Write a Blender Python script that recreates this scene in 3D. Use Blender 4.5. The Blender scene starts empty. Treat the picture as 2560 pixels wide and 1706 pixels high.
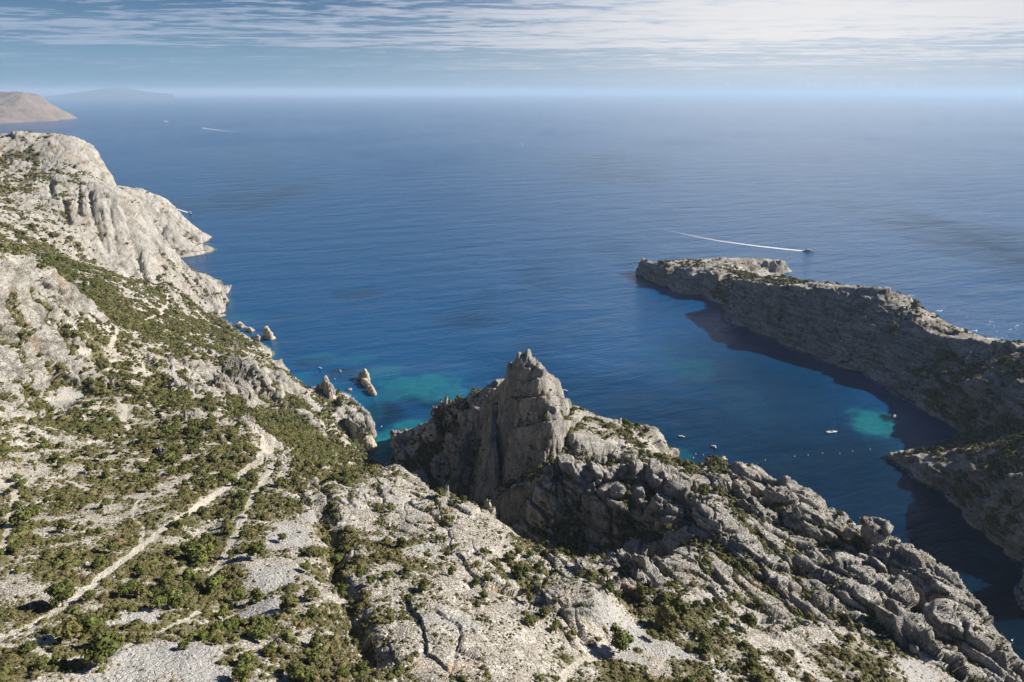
import bpy, math, random
import numpy as np
from math import radians, sin, cos, tan, atan, pi, sqrt

# ------------------------------------------------------------------ camera, sky, sun, exposure
SC = bpy.context.scene
COL = SC.collection
H = 380.0                     # the drone hovers this high above the sea
F = 1707.0                    # focal length in pixels of the 2560 px wide photograph
TH = radians(20.05)
ST, CT = sin(TH), cos(TH)
cam_data = bpy.data.cameras.new("camera")
cam = bpy.data.objects.new("camera", cam_data)
COL.objects.link(cam)
cam.location = (0, 0, H)
cam.rotation_euler = (radians(90) - TH, 0, 0)
cam_data.sensor_width = 36.0
cam_data.lens = 36.0 * F / 2560.0
cam_data.clip_start = 1.0
cam_data.clip_end = 900000.0
SC.camera = cam

SUN_AZ = radians(75)          # clockwise from the view direction (+Y)
SUN_EL = radians(30)
SUN_STRENGTH = 5.0
SKY_STRENGTH = 0.05
EXPOSURE = 0.75

def build_world():
    w = bpy.data.worlds.new("World"); SC.world = w; w.use_nodes = True
    nt = w.node_tree; nt.nodes.clear()
    N = nt.nodes.new; L = nt.links.new
    def math_(op, a, b=None, c=None):
        n = N('ShaderNodeMath'); n.operation = op
        for i, x in enumerate((a, b, c)):
            if x is None: continue
            if isinstance(x, (int, float)): n.inputs[i].default_value = x
            else: L(x, n.inputs[i])
        return n.outputs[0]
    def ramp(x, stops, interp='LINEAR'):
        n = N('ShaderNodeValToRGB'); n.color_ramp.interpolation = interp
        e = n.color_ramp.elements
        while len(e) < len(stops): e.new(0.5)
        for k, (p, c) in enumerate(stops):
            e[k].position = p; e[k].color = (c, c, c, 1) if isinstance(c, (int, float)) else (*c, 1)
        L(x, n.inputs[0]); return n.outputs[0]
    def mix(f, a, b):
        n = N('ShaderNodeMix'); n.data_type = 'RGBA'
        if isinstance(f, (int, float)): n.inputs[0].default_value = f
        else: L(f, n.inputs[0])
        for i, x in ((6, a), (7, b)):
            if isinstance(x, tuple): n.inputs[i].default_value = (*x, 1)
            else: L(x, n.inputs[i])
        return n.outputs[2]
    sky = N('ShaderNodeTexSky'); sky.sky_type = 'NISHITA'; sky.sun_disc = False
    sky.sun_elevation = SUN_EL; sky.sun_rotation = SUN_AZ
    sky.altitude = 300; sky.air_density = 1.0; sky.dust_density = 0.1; sky.ozone_density = 2.0
    bg = N('ShaderNodeBackground'); bg.inputs[1].default_value = SKY_STRENGTH
    geo = N('ShaderNodeTexCoord')
    sep = N('ShaderNodeSeparateXYZ'); L(geo.outputs['Generated'], sep.inputs[0])
    x, y, z = sep.outputs
    zc = math_('MAXIMUM', z, 0.012)
    # the cloud sheet is a high flat layer: direction divided by its rise gives a place in the layer
    cx = math_('DIVIDE', x, zc); cy = math_('DIVIDE', y, zc)
    comb = N('ShaderNodeCombineXYZ'); L(cx, comb.inputs[0]); L(cy, comb.inputs[1])
    def noise(sx, sy, detail, rough, off=0.0, dist=0.0):
        m = N('ShaderNodeMapping'); L(comb.outputs[0], m.inputs[0])
        m.inputs['Scale'].default_value = (sx, sy, 1); m.inputs['Location'].default_value = (off, off * .7, off)
        n = N('ShaderNodeTexNoise'); n.inputs['Scale'].default_value = 1
        n.inputs['Detail'].default_value = detail; n.inputs['Roughness'].default_value = rough
        n.inputs['Distortion'].default_value = dist
        L(m.outputs[0], n.inputs[0]); return n.outputs[0]
    broad = noise(.10, .22, 3, .5, 3.1)
    fine = noise(.55, 1.1, 7, .62, 9.7, .4)
    puff = noise(2.0, 3.0, 5, .6, 1.3)
    el = math_('MULTIPLY', math_('ARCSINE', z), 180 / pi)          # elevation in degrees
    wob = math_('MULTIPLY_ADD', math_('SUBTRACT', noise(.09, .05, 3, .5, 5), .5), .9, el)
    elx = math_('SUBTRACT', wob, math_('MULTIPLY', x, .55))
    el01 = math_('DIVIDE', elx, 20)
    # cloud cover against elevation: clear belt low down, dense sheet above it, thinning out overhead
    cover = ramp(el01, [(0, .10), (.06, .18), (.10, .42), (.125, .28), (.155, .22), (.172, .66), (.235, .74), (.30, .50), (.38, .46), (.5, .12), (.8, .05), (1, .02)])
    west = math_('MULTIPLY_ADD', x, .30, 0.0)                       # more cloud towards the right
    c = math_('ADD', math_('ADD', cover, west), math_('MULTIPLY', math_('SUBTRACT', broad, .5), 1.0))
    c = math_('ADD', c, math_('MULTIPLY', math_('SUBTRACT', fine, .5), 2.6))
    c = math_('ADD', c, math_('MULTIPLY', math_('SUBTRACT', puff, .5), 1.7))
    cl = ramp(c, [(.36, 0), (.58, .6), (.92, .97)])
    cl = math_('MULTIPLY', cl, ramp(math_('DIVIDE', el, 20), [(0, .25), (.08, .8), (.16, 1), (.36, .95), (.5, .3), (.8, .06), (1, .02)]))
    # colours of the sky itself (divided by the background strength, as the sky texture is)
    k = 1 / SKY_STRENGTH
    def col(r, g, b, s=.52): return (r * k * s, g * k * s, b * k * s)
    glow = math_('ADD', math_('MULTIPLY', x, sin(radians(22))), math_('MULTIPLY', y, cos(radians(22))))
    glow = math_('POWER', math_('MAXIMUM', glow, 0), 9)
    nish = N('ShaderNodeMix'); nish.data_type = 'RGBA'; nish.blend_type = 'MULTIPLY'; nish.inputs[0].default_value = 1
    L(sky.outputs[0], nish.inputs[6]); nish.inputs[7].default_value = (SKYTINT[0], SKYTINT[1], SKYTINT[2], 1)
    ahead = ramp(math_('MULTIPLY_ADD', y, .5, .5), [(.35, 0), (.92, 1)])
    low = mix(glow, mix(ahead, col(.085, .125, .18), col(.24, .42, .60)), col(.60, .67, .76))
    lowf = ramp(math_('DIVIDE', el, 20), [(0, .85), (.11, .82), (.18, .55), (.3, .2), (.5, 0)])
    veil = math_('ADD', math_('ADD', math_('MULTIPLY', x, sin(radians(22)) * .985), math_('MULTIPLY', y, cos(radians(22)) * .985)), math_('MULTIPLY', z, .17))
    veil = math_('MULTIPLY', math_('POWER', math_('MAXIMUM', veil, 0), 20), .85)
    base = mix(lowf, mix(veil, nish.outputs[2], col(.95, 1.02, 1.15)), low)
    ccol = mix(glow, mix(ahead, col(.16, .20, .28), col(.42, .52, .70)), col(1.02, .99, .98))
    full = mix(cl, base, ccol)
    L(full, bg.inputs[0])
    out = N('ShaderNodeOutputWorld'); L(bg.outputs[0], out.inputs[0])
SKYTINT = (.20, .36, .62)
build_world()

sun_data = bpy.data.lights.new("sun", 'SUN')
sun_data.energy = SUN_STRENGTH; sun_data.angle = radians(0.53); sun_data.color = (1.0, .94, .85)
sun = bpy.data.objects.new("sun", sun_data); COL.objects.link(sun)
sun.rotation_euler = (pi / 2 - SUN_EL, 0, -SUN_AZ + pi)
SC.view_settings.view_transform = 'Standard'
SC.view_settings.look = 'None'
SC.view_settings.exposure = EXPOSURE
SC.view_settings.gamma = 1.0
SC.view_settings.use_curve_mapping = False
SC.render.engine = 'CYCLES'
SC.cycles.use_denoising = True
SC.cycles.max_bounces = 5
SC.cycles.diffuse_bounces = 1
SC.cycles.glossy_bounces = 2
SC.cycles.transmission_bounces = 1
SC.cycles.volume_bounces = 1
SC.cycles.transparent_max_bounces = 4

# ------------------------------------------------------------------ photograph pixels <-> places
def P(px, py, z):
    """the place at height z that the photograph shows at pixel px, py"""
    X = (px - 1280) / F; Yv = (853 - py) / F
    dy = CT + Yv * ST; dz = -ST + Yv * CT
    t = (z - H) / dz
    return (X * t, dy * t, float(z))
def S(px, py, Y):
    """the place at distance Y seen at pixel px, py"""
    X = (px - 1280) / F; Yv = (853 - py) / F
    dy = CT + Yv * ST; dz = -ST + Yv * CT
    t = Y / dy
    return (X * t, Y, H + dz * t)
def D(px, Y, z):
    """the place at distance Y and height z in column px (hidden slopes)"""
    dep = Y * CT + (H - z) * ST
    return ((px - 1280) / F * dep, Y, float(z))
def proj(x, y, z):
    dep = y * CT + (H - z) * ST
    return 1280 + F * x / dep, 853 - F * (y * ST - (H - z) * CT) / dep, dep

# ------------------------------------------------------------------ noise
_rng = np.random.RandomState(7)
_perm = _rng.permutation(512).astype(np.int64)
_perm = np.concatenate([_perm, _perm, _perm])
_g3 = _rng.normal(size=(512, 3)); _g3 /= np.linalg.norm(_g3, axis=1)[:, None]; _g3 = _g3.astype(np.float32)
_ga = _rng.rand(512) * 2 * pi; _g2 = np.stack([np.cos(_ga), np.sin(_ga)], 1).astype(np.float32)
_rv = _rng.rand(512, 3).astype(np.float32)
def n2(x, y, seed=0):
    xi = np.floor(x).astype(np.int64); yi = np.floor(y).astype(np.int64)
    fx = (x - xi).astype(np.float32); fy = (y - yi).astype(np.float32)
    u = fx * fx * fx * (fx * (fx * 6 - 15) + 10); v = fy * fy * fy * (fy * (fy * 6 - 15) + 10)
    a0 = _perm[(xi + seed * 17) & 511]; a1 = _perm[(xi + 1 + seed * 17) & 511]
    def g(a, j, dx, dy):
        k = _perm[(a + yi + j) & 511]; return _g2[k, 0] * dx + _g2[k, 1] * dy
    p = g(a0, 0, fx, fy); q = g(a1, 0, fx - 1, fy); r = g(a0, 1, fx, fy - 1); s = g(a1, 1, fx - 1, fy - 1)
    a = p + u * (q - p); b = r + u * (s - r)
    return (a + v * (b - a)) * 1.4
def fbm2(x, y, octaves=4, gain=.5, seed=0, ridged=False):
    t = 0; amp = 1; tot = 0
    for o in range(octaves):
        n = n2(x + 13.7 * o, y - 7.1 * o, seed + o)
        if ridged: n = 1 - 2 * np.abs(n)
        t = t + n * amp; tot += amp; amp *= gain; x = x * 2.03; y = y * 2.03
    return t / tot
def n3(x, y, z, seed=0):
    xi = np.floor(x).astype(np.int64); yi = np.floor(y).astype(np.int64); zi = np.floor(z).astype(np.int64)
    fx = (x - xi).astype(np.float32); fy = (y - yi).astype(np.float32); fz = (z - zi).astype(np.float32)
    s = lambda t: t * t * (3 - 2 * t)
    u, v, w = s(fx), s(fy), s(fz)
    out = 0
    for i in (0, 1):
        wa = u if i else 1 - u
        A = _perm[(xi + i + seed * 31) & 511]
        for j in (0, 1):
            wb = v if j else 1 - v
            B = _perm[(A + yi + j) & 511]
            for k in (0, 1):
                wc = w if k else 1 - w
                c = _perm[(B + zi + k) & 511]
                out = out + wa * wb * wc * (_g3[c, 0] * (fx - i) + _g3[c, 1] * (fy - j) + _g3[c, 2] * (fz - k))
    return out * 1.5
def facets(x, y, z, seed=0):
    """broken rock: every cell of a 3-D partition carries its own offset and its own tilted plane"""
    xi = np.floor(x).astype(np.int64); yi = np.floor(y).astype(np.int64); zi = np.floor(z).astype(np.int64)
    f1 = np.full(x.shape, 9., np.float32); f2 = f1.copy(); tl = np.zeros(x.shape, np.float32)
    for i in (-1, 0, 1):
        A = _perm[(xi + i + seed * 29) & 511]
        for j in (-1, 0, 1):
            B = _perm[(A + yi + j) & 511]
            for k in (-1, 0, 1):
                c = _perm[(B + zi + k) & 511]
                dx = (x - xi - i - _rv[c, 0]).astype(np.float32); dy = (y - yi - j - _rv[c, 1]).astype(np.float32); dz = (z - zi - k - _rv[c, 2]).astype(np.float32)
                d = dx * dx + dy * dy + dz * dz
                near = d < f1
                f2 = np.where(near, f1, np.minimum(f2, d))
                c2 = (c + 77) & 511
                t = _rv[c2, 0] - .5 + (_g3[c2, 0] * dx + _g3[c2, 1] * dy + _g3[c2, 2] * dz) * 1.25
                tl = np.where(near, t, tl)
                f1 = np.where(near, d, f1)
    return np.sqrt(f1), np.sqrt(f2), tl
def smooth(a, b, x):
    t = np.clip((x - a) / (b - a), 0, 1); return t * t * (3 - 2 * t)
# ------------------------------------------------------------------ shape of the land
CP = []
def add(fn, *pts):
    for p in pts: CP.append(fn(*p))
# far cape behind the big cliff
add(P, (510,606,0),(470,615,0),(430,620,0),(396,626,0),(470,600,20),(430,603,22),(420,560,70),(500,590,18))
add(S, (507,584,1830),(462,552,1850),(429,516,1850),(405,492,1850),(360,474,1820),(300,466,1780))
add(D, (505,1950,-10),(440,2050,-10),(380,2100,-10),(300,2100,-10),(200,2150,-10),(100,2200,-10),(0,2250,-10),(-200,2300,-10),(560,1800,-10))
# the big cliff on the left
add(S, (-100,330,1350),(0,331,1350),(60,329,1350),(129,340,1380),(171,353,1400),(192,364,1400),(230,364,1400),(249,399,1380),(273,447,1350),
    (336,492,1300),(360,540,1270),(388,600,1250),(397,639,1240))
add(P, (357,699,88),(312,687,98),(231,654,128),(180,648,140),(84,603,175),(0,600,190),(-120,600,200))
add(S, (200,430,1290),(100,420,1270),(0,420,1250),(250,480,1215),(310,500,1225),(180,505,1165),(80,500,1120),(0,480,1120),(140,470,1190),
    (200,600,1075),(280,620,1105),(345,640,1140),(120,580,1030),(330,560,1190),(270,560,1150))
add(D, (0,1700,190),(100,1700,190),(200,1680,150),(260,1650,110),(330,1550,50),(390,1400,0),(410,1500,-10),(375,1600,-5),(-150,1700,190),(430,1340,20))
# promontory under it and the coast going right
add(S, (435,652,1260),(510,685,1270),(552,708,1300))
add(P, (577,714,0),(560,740,0),(540,765,0),(512,776,0),(525,792,0),(552,796,0),(585,818,0),(618,840,0),(656,862,0),
    (520,742,27),(498,748,32),(545,725,22))
add(D, (470,1420,-10),(520,1420,-10),(570,1460,-10),(620,1300,-10))
add(P, (450,700,75),(420,720,88),(450,760,55),(480,800,34),(550,830,20),(400,770,80),(350,740,105),(300,700,120),
    (255,720,138),(235,765,146),(300,800,130),(400,830,92),(500,860,62),(590,870,40),(630,862,26))
add(P, (650,893,66),(620,905,80))
add(S, (699,907,815),(725,947,785))
add(P, (731,962,28))
add(D, (720,915,-5),(750,860,-8),(690,960,-5))
add(P, (555,1005,96),(594,998,86),(630,1000,80),(665,1003,70),(710,1005,52),
    (540,935,127),(585,930,124),(640,915,108),(700,945,74),(420,945,137),(420,990,120),(285,945,150),(300,985,146),
    (500,900,112),(400,880,120),(340,850,134),(500,990,108))
add(P, (755,956,0),(800,965,0),(840,976,0),(872,987,0),(897,1010,0),(928,1045,0),(925,1068,0),(895,1090,0),(912,1122,0),(925,1148,0),(948,1166,0),
    (780,1000,30),(850,1020,18),(865,1062,10),(890,1045,22),(800,1050,50),(850,1100,34),(880,1130,20),(740,1010,52),(720,1050,76),
    (780,1100,70),(840,1160,58),(900,1160,28),(680,1010,80),(640,1015,92),(650,1040,102),(740,1120,98),(800,1190,98))
# near buttresses on the left edge
add(S, (60,640,640),(0,650,600),(135,668,660),(168,700,660),(-100,650,580))
add(P, (190,752,172),(202,806,150),(150,760,192),(155,815,168),(60,700,236),(60,760,222),(60,830,205),(0,700,245),(0,770,230),(0,830,214),(172,864,163),(177,895,154),
    (60,880,193),(0,880,203),(120,850,182),(125,932,166),(146,987,154),(60,950,176),(0,960,186),(60,1010,164),(-150,900,225),(-150,1100,215))
add(D, (130,800,160),(60,800,170),(0,800,185),(200,760,150),(-100,800,205))
# crest of the slope under the drone
add(P, (610,1048,158),(660,1085,164),(718,1132,170),(751,1180,175),(780,1205,177),(820,1230,179),(868,1207,165),(922,1177,150),(988,1174,140),
    (1035,1207,145),(1090,1234,152),(1140,1262,158),(1190,1275,160),(1235,1272,160),(1275,1318,168),(1320,1360,175),(1384,1402,180),(1440,1416,178),
    (1500,1415,174),(1550,1402,174))
add(D, (640,505,118),(720,455,112),(800,420,98),(870,445,82),(930,455,70),(990,475,60),(1050,455,52),(1110,430,55),(1160,410,62),(1230,385,68),
    (1300,355,78),(1400,330,88),(1480,325,92),(1550,320,98))
add(P, (1020,1190,12),(1060,1210,24),(1130,1240,22),(1200,1260,30),(1300,1330,38),(1400,1380,46),(1480,1390,56),(985,1180,3))
add(P, (300,1000,150),(200,1000,158),(110,1040,160),(0,1030,178),(400,1020,145),(500,1040,143),(560,1030,138),(450,1080,153),(300,1100,163),(150,1100,178),
    (0,1100,196),(600,1120,168),(500,1180,182),(650,1180,180),(300,1200,188),(100,1200,198),(0,1200,205),(650,1250,192),(450,1300,204),(250,1350,214),
    (50,1350,221),(0,1500,235),(300,1500,231),(550,1480,220),(700,1400,209),(850,1350,199),(1000,1300,184),(1100,1350,190),(1200,1420,194),
    (1000,1450,207),(800,1500,219),(840,1440,208),(880,1560,220),(930,1640,228),(760,1600,232),(600,1600,238),(300,1650,245),(0,1680,250),(1050,1560,222),
    (1200,1550,212),(1200,1690,230),(900,1705,240),(1330,1420,184),(-200,1300,215),(-300,1600,240))
add(D, (-200,95,262),(400,80,268),(1200,80,258),(1900,85,235),(2600,100,200))
# road bend, dome and knobs on the saddle
add(P, (1490,1590,190),(1455,1556,191),(1350,1500,191),(1290,1440,190),(1400,1495,197),(1440,1460,193),(1420,1690,205),(1520,1640,192),(1330,1470,188),
    (1470,1520,192),(1530,1470,172),(1560,1520,178),(1620,1460,160))
add(P, (1700,1450,150),(1650,1520,166),(1800,1500,146),(1900,1450,124),(2000,1500,128),(2100,1450,114),(2200,1450,114),(2300,1500,112),(2200,1560,126),
    (1700,1600,177),(1900,1600,160),(2100,1600,144),(1700,1700,188),(2000,1700,168),(2300,1650,134),(2560,1720,120),(2400,1600,120),(2340,1440,120))
# wall beyond the chasm and the broken ground right of it
add(P, (1380,1160,130),(1450,1168,126),(1560,1188,124),(1650,1192,122),(1760,1203,118),(1400,1270,76),(1500,1290,78),(1580,1330,90),(1640,1350,108),
    (1700,1290,118),(1700,1230,114),(1780,1270,126),(1850,1300,124),(1750,1350,124),(1650,1420,134),(1850,1400,126),(1340,1300,60),(1450,1330,64))
add(P, (1500,1100,116),(1600,1120,106),(1430,1080,130),(1560,1150,116),(1680,1148,92))
add(S, (1411,1003,545),(1454,1026,560),(1526,1058,550),(1625,1076,540),(1690,1128,560))
add(P, (1697,1158,30))
add(D, (1690,655,-5),(1600,665,-5),(1500,685,-5),(1400,695,-5),(1300,710,-5),(1580,600,40),(1450,620,55))
# left skirt of the spire ridge
add(S, (1020,1088,690),(1061,1069,690),(1088,1036,690),(1118,1014,690),(1154,1004,680),(1190,973,650),(1240,950,610))
add(P, (989,1095,0),(983,1130,0),(972,1160,0),(1010,1150,12),(1100,1130,42),(1150,1080,72),(1200,1020,104),(1200,1150,62),(1260,1150,80),(1060,1120,28))
add(D, (1000,740,-8),(1050,765,-8),(1120,780,-8),(1200,760,-8),(1220,690,40),(1130,730,20))
# crest along the cove on the right
CREST = [(1712,1162,105),(1798,1158,106),(1820,1178,104),(1850,1166,110),(1895,1160,115),(1960,1205,114),(2010,1236,114),(2035,1260,112),(2090,1285,108),
    (2140,1318,110),(2172,1355,110),(2205,1326,118),(2240,1358,118),(2290,1379,124),(2370,1420,129),(2408,1470,130),(2416,1520,129),(2480,1572,125),(2530,1640,120),(2560,1686,118),(2640,1760,112)]
for c in CREST:
    q = P(*c); CP.append(q)
    CP.append(D(c[0] + 4, q[1] + 26, q[2] * .5)); CP.append(D(c[0] + 12, q[1] + 70, -6))
add(P, (1980,1330,88),(2050,1345,92),(1900,1260,100),(1850,1230,106),(2130,1390,98),(2250,1410,104))
# right cape
add(P, (1605,680,0),(1666,716,0),(1760,738,0),(1811,766,0),(1815,780,0),(1866,819,0),(1943,848,0),(2028,887,0),(2155,931,0),(2214,972,0),(2282,1010,0),
    (2368,1057,0),(2405,1080,0),(2381,1094,0),(2308,1116,0),(2318,1124,0),(2234,1134,0),(2269,1179,0),(2346,1222,0),(2408,1276,0),(2462,1330,0),(2513,1373,0),(2562,1410,0),(2680,1500,0))
add(S, (1609,648,1490))
add(P, (1640,664,33),(1666,674,34),(1700,659,34),(1730,683,38),(1772,686,42),(1857,704,56),(1985,720,76),(2070,724,86),(2155,722,92),(2223,728,95),(2261,742,90),
    (2282,772,80),(2291,797,74),(2325,830,65),(2389,848,65),(2450,855,72),(2559,868,86),(2700,900,100),
    (1870,780,24),(2000,800,38),(2150,830,46),(2250,880,38),(2350,930,36),(2450,950,60),(2560,960,80),(2450,1020,30),(2560,1050,52),(2700,1050,90),
    (1968,693,60),(2070,713,76),(1962,683,0),(1925,686,8),(1850,682,30),(1900,668,22))
add(S, (1958,654,1495),(1900,650,1500),(1798,652,1480),(1740,652,1450))
add(D, (1900,1640,-8),(1970,1580,-8),(1800,1640,-8),(1700,1640,-8),(1636,1600,-8),(1590,1540,-8),(1990,1380,-8),(2080,1270,-8),(2160,1190,-8),(2270,1160,-8),
    (2330,1090,-8),(2400,1020,-8),(2480,990,-8),(2580,940,-5),(2720,920,0),(2000,1450,-8))
add(P, (2260,1141,6),(2300,1141,13),(2350,1160,22),(2450,1180,38),(2560,1200,60),(2480,1270,24),(2560,1320,28),(2360,1110,12),(2420,1104,20),(2500,1100,34),(2700,1300,70),(2400,1210,14))
# the sea bed
for a in [(700,700),(900,800),(1100,900),(1000,1000),(1400,850),(1600,950),(1800,1000),(2000,1050),(2150,1050),(1900,1110),(2100,1200),(2250,1250),
          (2400,1380),(2520,1480),(1000,700),(1300,600),(600,600),(800,500),(1500,720),(1650,800),(1800,880),(2000,960),(2100,985),(2200,1110),(780,900),(850,930),
          (1600,600),(2100,600),(2500,600),(2450,770),(1100,1000),(980,1020),(640,760),(580,660)]:
    CP.append(P(*a, -15))
add(P, (1600,706,-12),(1578,696,-12),(1560,688,-14),(1622,718,-12),(520,614,-10),(500,622,-10),(460,630,-10),(582,730,-9),(1588,684,-12),(1586,662,-12),(1594,646,-12),(1640,722,-10),(1720,756,-10),(528,610,-10),(524,594,-10),(590,722,-10),(585,704,-8),(1984,684,-10),(2000,672,-10),(560,752,-8),(960,1120,-8),(955,1085,-10),(950,1150,-5),(2290,1122,-2),(700,860,-8))
CP = np.array(CP)

# log-polar coordinates about the foot of the drone (they keep angles)
def uv(x, y): return np.arctan2(x, y), np.log(np.hypot(x, y))
cu, cv = uv(CP[:, 0], CP[:, 1])
def kern(r): return np.sqrt(r * r + 1e-6)
_n = len(CP)
_d = kern(np.hypot(cu[:, None] - cu[None], cv[:, None] - cv[None]))
A = np.zeros((_n + 3, _n + 3)); A[:_n, :_n] = _d + np.eye(_n) * (-2e-4)
A[:_n, _n] = 1; A[:_n, _n + 1] = cu; A[:_n, _n + 2] = cv; A[_n:, :_n] = A[:_n, _n:].T
_w = np.linalg.solve(A, np.concatenate([CP[:, 2], [0, 0, 0]]))

U0, U1, V0, V1 = -radians(51), radians(51), math.log(88.), math.log(2250.)
CU, CV = 860, 980                                          # coarse grid on which the land is shaped
gu = np.linspace(U0, U1, CU); gv = np.linspace(V0, V1, CV)
GU, GV = np.meshgrid(gu, gv, indexing='ij')
base = np.zeros((CU, CV), np.float32)
for i in range(0, _n):
    base += (_w[i] * kern(np.hypot(GU - cu[i], GV - cv[i]))).astype(np.float32)
base += (_w[_n] + _w[_n + 1] * GU + _w[_n + 2] * GV).astype(np.float32)
GR = np.exp(GV); GX = GR * np.sin(GU); GY = GR * np.cos(GU)

def polydist(x, y, pts):
    """distance to a polyline, height carried along it, signed side"""
    best = np.full(x.shape, 1e9); hz = np.zeros(x.shape); side = np.zeros(x.shape)
    for (ax, ay, az), (bx, by, bz) in zip(pts[:-1], pts[1:]):
        dx, dy = bx - ax, by - ay; L2 = dx * dx + dy * dy + 1e-9
        t = np.clip(((x - ax) * dx + (y - ay) * dy) / L2, 0, 1)
        qx = x - ax - t * dx; qy = y - ay - t * dy
        d = np.hypot(qx, qy); m = d < best
        best = np.where(m, d, best); hz = np.where(m, az + t * (bz - az), hz)
        side = np.where(m, np.sign(dx * qy - dy * qx), side)
    return best, hz, side
def ridge(h, pts, k, w=0.0, k2=None, reach=60, curve=1.0):
    """raise a crest: steepness k on both sides (k2 on the far/left side of the line)"""
    pts = [tuple(p) for p in pts]
    if len(pts) == 1: pts = [pts[0], (pts[0][0] + .01, pts[0][1], pts[0][2])]
    xs = [p[0] for p in pts]; ys = [p[1] for p in pts]
    m = (GX > min(xs) - reach) & (GX < max(xs) + reach) & (GY > min(ys) - reach) & (GY < max(ys) + reach)
    if not m.any(): return h
    d, z, s = polydist(GX[m], GY[m], pts)
    d = np.maximum(0, d - w)
    kk = np.where(s > 0, k if k2 is None else k2, k)
    r = z - kk * d ** curve
    hm = h[m]; h = h.copy()
    # soft maximum
    e = .35
    h[m] = np.where(r > hm - 6, np.logaddexp(hm * e, r * e) / e, hm)
    return h
def carve(h, pts, depth, w, reach=50):
    """wash a gully out of the ground along a line"""
    pts = [tuple(p) for p in pts]
    xs = [p[0] for p in pts]; ys = [p[1] for p in pts]
    m = (GX > min(xs) - reach) & (GX < max(xs) + reach) & (GY > min(ys) - reach) & (GY < max(ys) + reach)
    d, z, s = polydist(GX[m], GY[m], pts)
    h = h.copy(); h[m] -= depth * np.exp(-(d / w) ** 2)
    return h
hh = base
# the spire: a block on top of a tower, right fin, left shoulder, ribs that run down the front
hh = ridge(hh, [S(1303,886,522), S(1312,884,523)], 7, 2.8)
hh = ridge(hh, [S(1320,872,524)], 5.5, 1.2)
hh = ridge(hh, [S(1299,880,523)], 6, .9)
hh = ridge(hh, [S(1330,893,521), S(1354,914,514), S(1378,940,522), S(1405,1000,532)], 5, 2)
hh = ridge(hh, [S(1294,900,523), S(1279,935,526), S(1264,990,528)], 5, 2)
hh = ridge(hh, [S(1278,905,526)], 7, 1.5)
hh = ridge(hh, [S(1296,908,522), S(1340,912,516), S(1352,915,524)], 5.5, 3)
hh = ridge(hh, [S(1284,950,530), S(1350,940,504), S(1386,946,530)], 5.5, 3.2)
hh = ridge(hh, [S(1274,1000,528), S(1363,985,490), S(1408,1002,536)], 5.5, 4.5)
hh = ridge(hh, [S(1300,1070,500), S(1374,1050,474), S(1436,1050,520)], 4.5, 5)
hh = ridge(hh, [S(1396,946,546), S(1405,1005,542)], 6.0, .8)
hh = ridge(hh, [S(1380,1010,482), S(1378,1060,472), S(1354,1140,462), S(1342,1228,452)], 3.4, 2.2)
hh = ridge(hh, [S(1410,1090,486), S(1430,1140,470)], 2.4, 8)
hh = ridge(hh, [S(1268,950,545), S(1215,1000,560), S(1180,1060,560), S(1150,1120,548)], 4.0, 1.5)
hh = ridge(hh, [S(1240,1010,540), S(1235,1100,512), S(1245,1190,492)], 4.2, 1.8)
hh = ridge(hh, [S(1300,1050,505), S(1300,1130,488), S(1310,1200,476)], 4.0, 2)
# pinnacles on the tip of the left skirt
for a in [(1104,1002,694,1), (1118,998,690,1.4), (1128,1001,690,1.2), (1137,1010,688,1)]:
    hh = ridge(hh, [S(a[0], a[1], a[2])], 6, a[3], reach=20)
hh = ridge(hh, [S(1000,1086,694), S(1032,1086,692)], 3.5, 7)
# wall of the chasm with its buttresses
hh = ridge(hh, [P(1420,1160,130), P(1500,1178,127), P(1555,1170,128)], 3.5, 4, k2=.8)
hh = ridge(hh, [P(1588,1160,132), P(1600,1200,122)], 4.5, 2.5)
hh = ridge(hh, [P(1635,1165,130), P(1648,1195,124)], 4.5, 3)
hh = ridge(hh, [P(1670,1195,124), P(1760,1205,120), P(1800,1192,122)], 3.0, 4, k2=.9)
for a in [(1440,1200,1450,1300), (1500,1210,1510,1310), (1545,1215,1560,1330), (1600,1220,1620,1350)]:
    hh = ridge(hh, [P(a[0], a[1], 120), P(a[2], a[3], 92)], 3.2, 1.5)
# needles and knobs on the rim
hh = ridge(hh, [P(1222,1248,168), P(1236,1275,164)], 4.5, 1.2)
hh = ridge(hh, [P(1110,1228,157)], 4.5, .8)
hh = ridge(hh, [P(1555,1395,184), P(1590,1376,190)], 3.2, 4.5)
hh = ridge(hh, [P(1590,1400,184), P(1600,1430,178)], 3.0, 3)
hh = ridge(hh, [P(1624,1378,189), P(1632,1420,180)], 4.0, 1.8)
hh = ridge(hh, [P(1480,1420,187), P(1525,1430,186)], 2.6, 4)
hh = ridge(hh, [P(1395,1480,198), P(1450,1480,197)], 1.3, 6)
# the cape: flat top, sheer rim
hh = ridge(hh, [S(1622,656,1474), S(1650,660,1440), S(1690,667,1400), S(1745,677,1350), S(1790,686,1306)], 7, 8)
hh = ridge(hh, [D(1940,1482,29), D(1880,1484,31), D(1800,1470,33)], 6, 13)
hh = ridge(hh, [P(1857,701,57), P(1985,717,77), P(2070,721,87), P(2155,720,93), P(2223,726,96), P(2261,739,91), P(2282,768,81), P(2291,795,75), P(2325,829,67), P(2389,845,67), P(2470,855,75), P(2560,866,87)], 2.6, 5)
hh = ridge(hh, [P(2240,1137,4), P(2300,1143,11)], 2.5, 5)
# white point under the big cliff
hh = ridge(hh, [P(505,752,30), P(530,742,27), P(548,728,22)], 4, 7)
hh = ridge(hh, [P(558,722,10), P(572,714,3)], 3, 4)
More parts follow.
